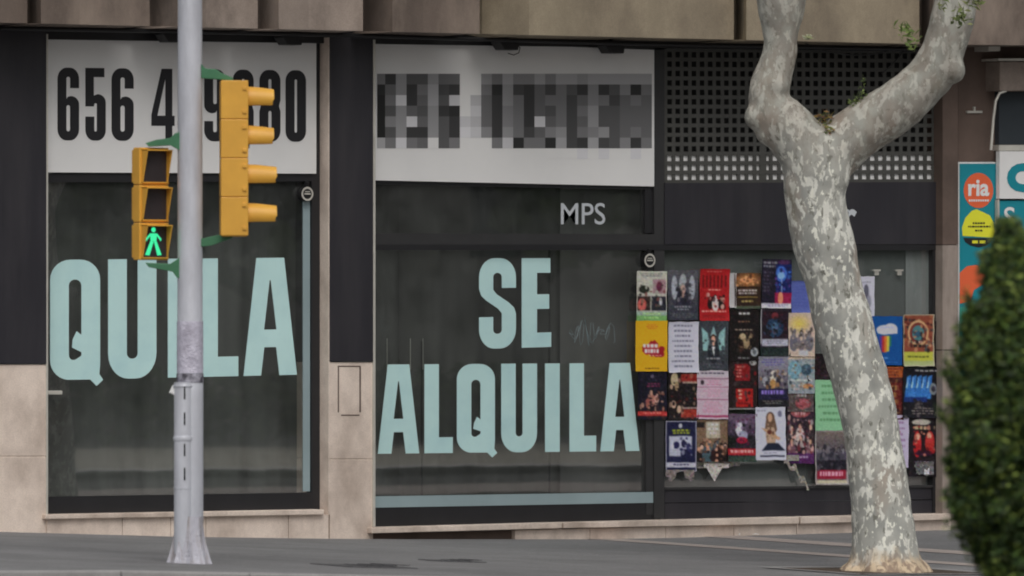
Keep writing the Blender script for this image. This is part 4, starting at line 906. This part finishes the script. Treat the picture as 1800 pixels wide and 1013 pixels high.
# brackets of the pedestrian signal
for (pts, nm) in (([(256, 252), (262, 258), (300, 256), (318, 266), (318, 232), (308, 235), (300, 243), (276, 246)], 0), ([(256, 462), (300, 464), (318, 452), (318, 490), (311, 488), (304, 478), (262, 470)], 1)):
    mb = MB(); y_ = -.02; f = [base+RT*off(a)+Vector((0, 0, PZ(b)-base.z))-FW*(.05) for a, b in pts]
    mb.ext(f, [p+FW*.07 for p in f]); mb.build('bracket', M['green_arm'], tl, .004)
# vehicle signal seen from its side, facing image right and slightly away
a2 = R(95); SV = 68.2/sp; dep = 48/sp; wv = .25
Mv = frame_at(435, 279, a2)
vs_ = MB()
for k in range(4):
    z1 = (2-k)*SV; z0 = z1-SV+.003; vs_.box(-wv/2, wv/2, -dep, 0, z0, z1, M=Mv); vs_.box(-wv/2+.008, wv/2-.008, -dep+.008, -.008, z0-.006, z0+.004, M=Mv)
vs = vs_.build('vehicle_signal', M['yellow'], tl, .005)
for k in range(4):
    for dz in (-.30, .30):
        lt = MB(); lt.box(wv/2-.001, wv/2+.010, -.040, -.012, (1.5-k+dz)*SV-.012, (1.5-k+dz)*SV+.012, M=Mv); lt.box(-wv/2-.010, -wv/2+.001, -.040, -.012, (1.5-k+dz)*SV-.012, (1.5-k+dz)*SV+.012, M=Mv); lt.build('latch', M['yellow'], vs, .002)
for k in range(4):
    zc = (1.5-k)*SV+2.5/sp; Rv = 21/sp; L = (46 if k < 2 else 51)/sp; v = MB(); n = 22
    # tunnel visor: tapering tube whose underside is cut away
    ring = []
    for (yy, rad, dz) in ((0, 1, .5), (.33*L, .97, .5), (.66*L, .91, 0), (L, .84, -.5)):
        row = []
        for i in range(n+1):
            th = R(-125+250*i/n)
            row.append((rad*Rv*math.sin(th)*1.0, yy-(0.05*L if abs(th) > R(100) and yy > .9*L else 0), zc+rad*Rv*math.cos(th)*1.0+dz/sp))
        ring.append(row)
    for q in range(3):
        for i in range(n):
            a = [ring[q][i], ring[q][i+1], ring[q+1][i+1], ring[q+1][i]]
            v.poly([Mv @ Vector(p) for p in a], smooth=True)
            b = [(x*.96, y, zc+(z-zc)*.96) for x, y, z in a]; v.poly([Mv @ Vector(p) for p in b][::-1], smooth=True)
    v.build('visor', M['yellow'], vs)
    l = MB(); l.tube([Mv @ Vector((0, -.01, zc)), Mv @ Vector((0, .012, zc))], Rv*.9, 20); l.build('lens', M['lens_dark'], vs)
for pts in ([(354, 138), (354, 113), (362, 121), (380, 122), (388, 128), (410, 137), (410, 143), (385, 140)], [(354, 420), (384, 413), (412, 413), (408, 419), (372, 432), (354, 434)]):
    mb = MB(); f = [base+RT*off(a)+Vector((0, 0, PZ(b)-base.z))-FW*.04 for a, b in pts]
    mb.ext(f, [p+FW*.07 for p in f]); mb.build('bracket', M['green_arm'], tl, .004)

# ------------------------------------------------------------------ plane tree
tp = ground_hit(1555, 1002); TY = tp.y-.25
tb = P(1555, 1002, TY); st = FPX/((tb-CAM).dot(FW))
tr = thing('plane_tree', 'mottled grey plane tree with a leaning trunk forking into two limbs', 'tree', Vector((tb.x, tb.y, gz(tb.x, tb.y))))
def TP(px, py, d=0): return tb+RT*((px-1555)/st)+Vector((0, 0, (HOR-py)/st-tb.z))+FW*d
def chain(pts, rs, n=28):
    mb = MB()
    # Catmull-Rom resample
    q = [pts[0]]+list(pts)+[pts[-1]]; rq = [rs[0]]+list(rs)+[rs[-1]]; op = []; orr = []
    for i in range(1, len(q)-2):
        for k in range(6):
            t = k/6
            f = lambda a, b, c, d: .5*((2*b)+(c-a)*t+(2*a-5*b+4*c-d)*t*t+(3*b-a-3*c+d)*t**3)
            op.append(Vector([f(q[i-1][j], q[i][j], q[i+1][j], q[i+2][j]) for j in range(3)])); orr.append(f(rq[i-1], rq[i], rq[i+1], rq[i+2]))
    op.append(Vector(q[-1])); orr.append(rs[-1]); mb.tube(op, orr, n); return mb
tk = [(1560, 1060, 88), (1557, 1018, 79), (1554, 985, 64), (1552, 940, 56), (1549, 895, 53), (1544, 840, 52), (1532, 757, 49), (1513, 673, 50), (1484, 575, 52), (1467, 508, 50.5), (1451, 440, 53), (1439, 390, 54), (1433, 340, 55), (1436, 300, 60), (1428, 265, 58), (1415, 245, 46)]
lf = [(1440, 300, 48), (1410, 255, 50), (1375, 215, 46), (1354, 185, 38), (1354, 155, 35), (1362, 125, 33), (1371, 95, 31), (1373, 55, 33), (1373, 0, 44), (1378, -60, 40), (1365, -200, 34), (1345, -420, 26)]
rg = [(1445, 305, 45), (1475, 258, 50), (1525, 222, 47), (1582, 183, 45), (1630, 140, 41), (1655, 95, 39), (1672, 50, 39), (1682, 0, 38), (1690, -60, 36), (1710, -220, 30), (1700, -420, 24)]
tm = MB()
def addm(o):
    n = len(tm.v); tm.v += o.v
    for f in o.f: tm.f.append([n+i for i in f]); tm.m.append(0); tm.sm.append(True)
for ch, dd in ((tk, 0), (lf, .0), (rg, .06)):
    addm(chain([TP(a, b, dd) for a, b, _ in ch], [r_/st for _, _, r_ in ch]))
def ball(p, r_, sc=(1, 1, 1)):
    b = bmesh.new(); bmesh.ops.create_icosphere(b, subdivisions=3, radius=1); o = MB()
    o.v = [Vector((v.co.x*r_*sc[0], v.co.y*r_*sc[1], v.co.z*r_*sc[2]))+p for v in b.verts]; b.verts.ensure_lookup_table()
    o.f = [[v.index for v in f.verts] for f in b.faces]; b.free(); addm(o)
ball(TP(1333, 205, -.03), 25/st); ball(TP(1342, 168, -.04), 25/st); ball(TP(1352, 232, -.02), 24/st); ball(TP(1670, 122, 0), 26/st); ball(TP(1360, 150, -.06), 26/st)
for i in range(7):          # root flare
    a = 2*math.pi*i/7+.3; r_ = 58/st; c = TP(1556, 1016)+Vector((math.cos(a)*r_, math.sin(a)*r_, -.06)); ball(c, .15, (1, 1, 1.3))
to = tm.build('trunk', [], None)
md = to.modifiers.new('r', 'REMESH'); md.mode = 'VOXEL'; md.voxel_size = .016; md.use_smooth_shade = True
s2_ = to.modifiers.new('s', 'SMOOTH'); s2_.iterations = 14; s2_.factor = .6
dg = bpy.context.evaluated_depsgraph_get(); me = bpy.data.meshes.new_from_object(to.evaluated_get(dg))
bpy.data.objects.remove(to)
nrm = [v.normal.copy() for v in me.vertices]; cos_ = [v.co.copy() for v in me.vertices]; flat_ = []
for c, n_ in zip(cos_, nrm):
    d = .012*noise.noise(c*3.2)+.007*noise.noise(c*9)+.004*noise.noise(Vector((c.x*24, c.y*24, c.z*10)))
    flat_ += list(c+n_*d)
me.vertices.foreach_set('co', flat_); me.update()
off_ = tr.location; me.transform(Matrix.Translation(-off_))
for p in me.polygons: p.use_smooth = True
def bark():
    m = bpy.data.materials.new('plane_bark'); m.use_nodes = True; t = m.node_tree; N = t.nodes; L = t.links; b = N['Principled BSDF']; b.inputs['Roughness'].default_value = .8
    b.inputs['Specular IOR Level'].default_value = .25
    tc = N.new('ShaderNodeTexCoord'); mp = N.new('ShaderNodeMapping'); mp.inputs['Scale'].default_value = (1, 1, .55); L.new(tc.outputs['Object'], mp.inputs['Vector'])
    def nz(sc, det=4, ro=.5, dist=0, off=0):
        n = N.new('ShaderNodeTexNoise'); n.inputs['Scale'].default_value = sc; n.inputs['Detail'].default_value = det; n.inputs['Roughness'].default_value = ro; n.inputs['Distortion'].default_value = dist
        m_ = N.new('ShaderNodeMapping'); m_.inputs['Location'].default_value = (off, off*1.7, off*.6); L.new(mp.outputs[0], m_.inputs['Vector']); L.new(m_.outputs[0], n.inputs['Vector']); return n.outputs['Fac']
    def rng(f, a, c):
        r_ = N.new('ShaderNodeMapRange'); r_.inputs['From Min'].default_value = a; r_.inputs['From Max'].default_value = c; L.new(f, r_.inputs['Value']); return r_.outputs[0]
    def mix(f, a, c):
        x = N.new('ShaderNodeMix'); x.data_type = 'RGBA'; L.new(f, x.inputs[0])
        for s, k in ((a, 6), (c, 7)):
            if isinstance(s, tuple): x.inputs[k].default_value = s
            else: L.new(s, x.inputs[k])
        return x.outputs[2]
    base = mix(rng(nz(6, 4), .35, .65), A(110, 111, 108), A(130, 130, 125))
    base = mix(rng(nz(2.2, 4, .6, 0, 3), .52, .66), base, A(122, 115, 107))
    o = mix(rng(nz(14, 5, .58, .3, 7), .53, .57), base, A(160, 160, 154))         # pale flaked patches
    o = mix(rng(nz(24, 3, .5, .2, 13), .60, .635), o, A(172, 171, 160))
    o = mix(rng(nz(22, 5, .6, .5, 21), .58, .66), o, A(88, 88, 82))          # older dark scales
    o = mix(rng(nz(2.5, 3, .5, 0, 31), .64, .76), o, A(100, 100, 88))
    sz = N.new('ShaderNodeSeparateXYZ'); L.new(tc.outputs['Object'], sz.inputs[0])
    az_ = N.new('ShaderNodeMath'); az_.operation = 'MULTIPLY_ADD'; az_.inputs[1].default_value = 1.1; L.new(nz(4, 5, .6, .3, 44), az_.inputs[0]); L.new(sz.outputs['Z'], az_.inputs[2])
    up_ = N.new('ShaderNodeMapRange'); up_.inputs['From Min'].default_value = 3.5; up_.inputs['From Max'].default_value = 3.85; up_.inputs['To Max'].default_value = .6; L.new(az_.outputs[0], up_.inputs['Value'])
    o = mix(up_.outputs[0], o, mix(rng(nz(7, 5, .6, .4, 51), .42, .6), A(92, 84, 76), A(112, 112, 105)))  # browner bark above the fork, with the canopy's shade painted in
    # ochre fresh bark round the foot
    sx = N.new('ShaderNodeSeparateXYZ'); L.new(tc.outputs['Object'], sx.inputs[0])
    ad = N.new('ShaderNodeMath'); ad.operation = 'MULTIPLY_ADD'; ad.inputs[1].default_value = .35; L.new(nz(9, 5, .6, 0, 5), ad.inputs[0]); L.new(sx.outputs['Z'], ad.inputs[2])
    r_ = N.new('ShaderNodeMapRange'); r_.inputs['From Min'].default_value = .36; r_.inputs['From Max'].default_value = .24; L.new(ad.outputs[0], r_.inputs['Value'])
    o = mix(r_.outputs[0], o, mix(rng(nz(16, 4, .6, .5, 2), .45, .55), A(148, 134, 114), A(108, 94, 82)))
    L.new(o, b.inputs['Base Color'])
    bp = N.new('ShaderNodeBump'); bp.inputs['Strength'].default_value = .35; bp.inputs['Distance'].default_value = .012; L.new(nz(11, 4, .5, .4, 7), bp.inputs['Height']); L.new(bp.outputs[0], b.inputs['Normal'])
    return m
me.materials.clear(); me.materials.append(bark())
tko = bpy.data.objects.new('trunk', me); COL.objects.link(tko); tko.parent = tr

def leaves(name, spots, parent, m, seed, size=(.02, .035), aspect=.5, tones=((60, 78, 40), (44, 60, 32), (90, 104, 58)), k=KA):
    """spots: list of (centre, radius vec, count)"""
    rn = random.Random(seed); vs = []; fs = []; cols = []
    o0 = root_of(parent).location if parent else Vector((0, 0, 0))
    tl_ = [A(*t, k) for t in tones]
    for c, rad, n in spots:
        for _ in range(n):
            d = Vector((rn.gauss(0, 1), rn.gauss(0, 1), rn.gauss(0, 1))); d.normalize(); d *= rn.random()**.45
            p = c+Vector((d.x*rad[0], d.y*rad[1], d.z*rad[2]))-o0
            a = Vector((rn.gauss(0, 1), rn.gauss(0, 1), rn.gauss(0, 1))).normalized(); b = a.orthogonal().normalized()
            s = rn.uniform(*size); b *= s*aspect; a *= s; q = len(vs)
            nn = a.cross(b).normalized()*s*.2
            vs += [p-a, p+b+nn, p+a, p-b+nn]; fs.append((q, q+1, q+2, q+3)); t = rn.choice(tl_); f = rn.uniform(.75, 1.25)
            cols += [(t[0]*f, t[1]*f, t[2]*f, 1)]*4
    me = bpy.data.meshes.new(name); me.from_pydata([tuple(v) for v in vs], [], fs); me.materials.append(m)
    at = me.color_attributes.new('Col', 'FLOAT_COLOR', 'POINT'); at.data.foreach_set('color', np.array(cols, 'f').ravel())
    o = bpy.data.objects.new(name, me); COL.objects.link(o)
    if parent: o.parent = parent
    return o
V = Vector
leaves('moss_tuft', [(TP(1447, 232, -.1), V((.07, .1, .06)), 150), (TP(1425, 212, -.05), V((.08, .08, .05)), 90), (TP(1452, 206, -.05), V((.06, .06, .06)), 50)], tr, M['leaf'], 3, (.012, .024), .5, ((92, 88, 50), (100, 78, 46), (62, 70, 40), (84, 60, 40)))
leaves('sprout', [(TP(1505, 178, .0), V((.07, .06, .05)), 60), (TP(1515, 165, .0), V((.05, .05, .06)), 30), (TP(1518, 142, .0), V((.02, .02, .05)), 10)], tr, M['leaf'], 4, (.012, .022), .5, ((84, 96, 56), (60, 70, 44)))
leaves('sprout', [(TP(1590, 72, -.6), V((.10, .1, .10)), 34), (TP(1580, 52, -.6), V((.05, .1, .05)), 12)], tr, M['leaf'], 5, (.02, .045), .5, ((92, 104, 60), (74, 88, 48)))
leaves('sprout', [(TP(1683, 35, -.5), V((.08, .1, .10)), 34), (TP(1702, 5, -.5), V((.08, .1, .08)), 36), (TP(1650, 10, -.5), V((.04, .1, .06)), 12)], tr, M['leaf'], 6, (.02, .04), .5, ((84, 92, 56), (70, 80, 48), (108, 112, 76)))
leaves('sprout', [(TP(1420, 66, -.1), V((.05, .05, .015)), 12)], tr, M['leaf'], 8, (.02, .04), .4, ((140, 140, 120), (104, 108, 80)))
crown = []
rn = random.Random(12)
for (px, py) in ((1345, -430), (1700, -430), (1250, -560), (1820, -560), (1520, -640)):
    for k in range(9):
        crown.append((TP(px+rn.uniform(-220, 220), py+rn.uniform(-170, 90), rn.uniform(-.9, .9)), V((.32, .32, .26)), 150))
leaves('crown', crown, tr, M['leaf'], 9, (.05, .09), .8)
# square planting pit
pit = MB(); c = tr.location; z = lambda x, y: gz(x, y)+.005
q = [(c.x-.65, c.y-.55), (c.x+.65, c.y-.55), (c.x+.65, c.y+.55), (c.x-.65, c.y+.55)]
pit.poly([(a, b, z(a, b)) for a, b in q]); struct(pit.build('tree_pit', M['earth']))
pr = MB()
for (a, b), (d, e) in zip(q, q[1:]+q[:1]):
    u = (Vector((d, e, 0))-Vector((a, b, 0))).normalized(); nn = Vector((-u.y, u.x, 0))*-.09
    A_, B_ = Vector((a, b, 0))-u*0, Vector((d, e, 0))
    pr.poly([(p.x, p.y, gz(p.x, p.y)+.009) for p in (A_+nn, B_+nn+u*.09, B_+u*.0, A_)])
struct(pr.build('pit_edging', M['kerb']))
# little litter by the plinth
for px, py, lab in ((1297, 940, 'crumpled white paper ball on the pavement at the wall foot'), (1328, 942, 'flat white paper bit on the pavement beside the crumpled one')):
    g_ = ground_hit(px, py); mb = MB(); rn = random.Random(px); n = 9
    pts = [Vector((g_.x+.035*math.cos(2*math.pi*i/n)*rn.uniform(.7, 1.4), g_.y+.03*math.sin(2*math.pi*i/n)*rn.uniform(.6, 1.2), gz(g_.x, g_.y)+.006+rn.uniform(0, .01))) for i in range(n)]
    top = Vector((g_.x, g_.y, gz(g_.x, g_.y)+(.05 if px < 1300 else .02)))
    for i in range(n): mb.poly([pts[i], pts[(i+1) % n], top])
    tag(mb.build('litter', M['white']), lab, 'litter', 'white litter at the wall foot')

# ------------------------------------------------------------------ foreground shrub at the right
SD = 30.0; ss = FPX/SD
sc0 = CAM+FW*SD+RT*((1812-900)/ss)
sgz = gz(sc0.x, KY)-.02
sh = thing('shrub', 'dark green bushy conifer in the near right corner', 'shrub', V((sc0.x, sc0.y, sgz)))
def SPt(px, py, d=0): return CAM+FW*(SD+d)+RT*((px-900)/ss)+V((0, 0, (HOR-py)/ss))
outl = [(400, 1770, 14), (425, 1772, 22), (455, 1776, 38), (490, 1790, 72), (540, 1796, 98), (600, 1802, 124), (680, 1806, 146), (760, 1808, 160), (840, 1808, 162), (900, 1812, 152), (950, 1818, 132), (1000, 1822, 104), (1060, 1824, 80), (1150, 1824, 60)]
spots = []; rn = random.Random(21)
for (ya, xa, ra), (yb, xb, rb) in zip(outl, outl[1:]):
    n = max(2, int((yb-ya)*(ra+rb)/2/420)+2)
    for k in range(n*6):
        t = rn.random(); y = ya+(yb-ya)*t; cx = xa+(xb-xa)*t; r_ = ra+(rb-ra)*t
        a = rn.uniform(0, 2*math.pi); q = .86*math.sqrt(rn.uniform(.15, 1))
        lump = .03+.055*rn.random()**2
        lump = min(lump, r_/ss*.55+.012); q *= 1+.22*noise.noise(V((y*.022, a*1.4, 3.)))
        spots.append((SPt(cx+math.cos(a)*r_*q, y, math.sin(a)*r_*q/ss), V((lump*.8, lump*.8, lump*1.9)), int(40+lump*1400)))
for k in range(70):
    y = rn.uniform(430, 1010); j = max(i for i in range(len(outl)-1) if outl[i][0] <= y); t = (y-outl[j][0])/(outl[j+1][0]-outl[j][0])
    cx = outl[j][1]+(outl[j+1][1]-outl[j][1])*t; r_ = outl[j][2]+(outl[j+1][2]-outl[j][2])*t; a = rn.uniform(0, 2*math.pi)
    for m_ in range(4):
        q = .84+.055*m_; spots.append((SPt(cx+math.cos(a)*r_*q, y-m_*11, math.sin(a)*r_*q/ss), V((.022-.003*m_, .022, .04)), 26-4*m_))
leaves('foliage', spots, sh, M['leaf'], 22, (.013, .030), .42, ((46, 62, 34), (38, 52, 28), (58, 76, 36), (92, 104, 50), (30, 40, 26), (50, 58, 38)), .36)
mb = MB(); mb.tube([V((sc0.x, sc0.y, sgz)), SPt(1822, 1000), SPt(1800, 700), SPt(1772, 440)], [.05, .04, .03, .008], 10); mb.build('stem', M['earth'], sh)

# ------------------------------------------------------------------ the other side of the street (seen mirrored in the panes)
ob = thing('building', 'apartment block across the street mirrored faintly in the shop windows', 'building', V((45, -62, -2.2)))
mb = MB(); mb.box(0, 110, -75, -62, -2.2, 16); mb.build('wall', mat('far_render', (.42, .39, .34, 1), .8, .15, .3, 0), ob)
mb = MB()
for i in range(24):
    for j in range(4): mb.box(3+i*4.4, 4.8+i*4.4, -62, -61.97, 1+j*3.3, 3+j*3.3)
mb.build('window', M['dkglass'], ob)
dk = ((46, 60, 36), (34, 46, 28), (62, 76, 42))
rn = random.Random(30)
hs_ = []
for i in range(60): hs_.append((V((8+i*1.0, -40+rn.uniform(-.2, .2), -1.5)), V((.8, .5, .6)), 110))
hg = leaves('hedge', hs_, None, M['leaf'], 31, (.12, .22), .6, dk); tag(hg, 'clipped hedge across the street mirrored in the shop windows', 'hedge')
for i, x in enumerate((2, 12, 23, 27.5, 33.5, 36.5, 46, 56, 66)):
    y = -43+rn.uniform(-1.5, 1); t = thing('street_tree', 'leafy tree across the street mirrored faintly in the shop panes', 'tree', V((x, y, -2.1)), 'trees across the street')
    mb = MB(); mb.tube([V((x, y, -2.1)), V((x+.1, y, .5)), V((x, y+.2, 3.5))], [.28, .22, .12], 10); mb.build('trunk', M['earth'], t)
    sp_ = [(V((x+rn.gauss(0, 1.8), y+rn.gauss(0, 1.5), 3.6+rn.gauss(0, 1.7))), V((1.2, 1.2, .9)), 75) for _ in range(12)]
    leaves('crown', sp_, t, M['leaf'], 40+i, (.25, .45), .7, dk)
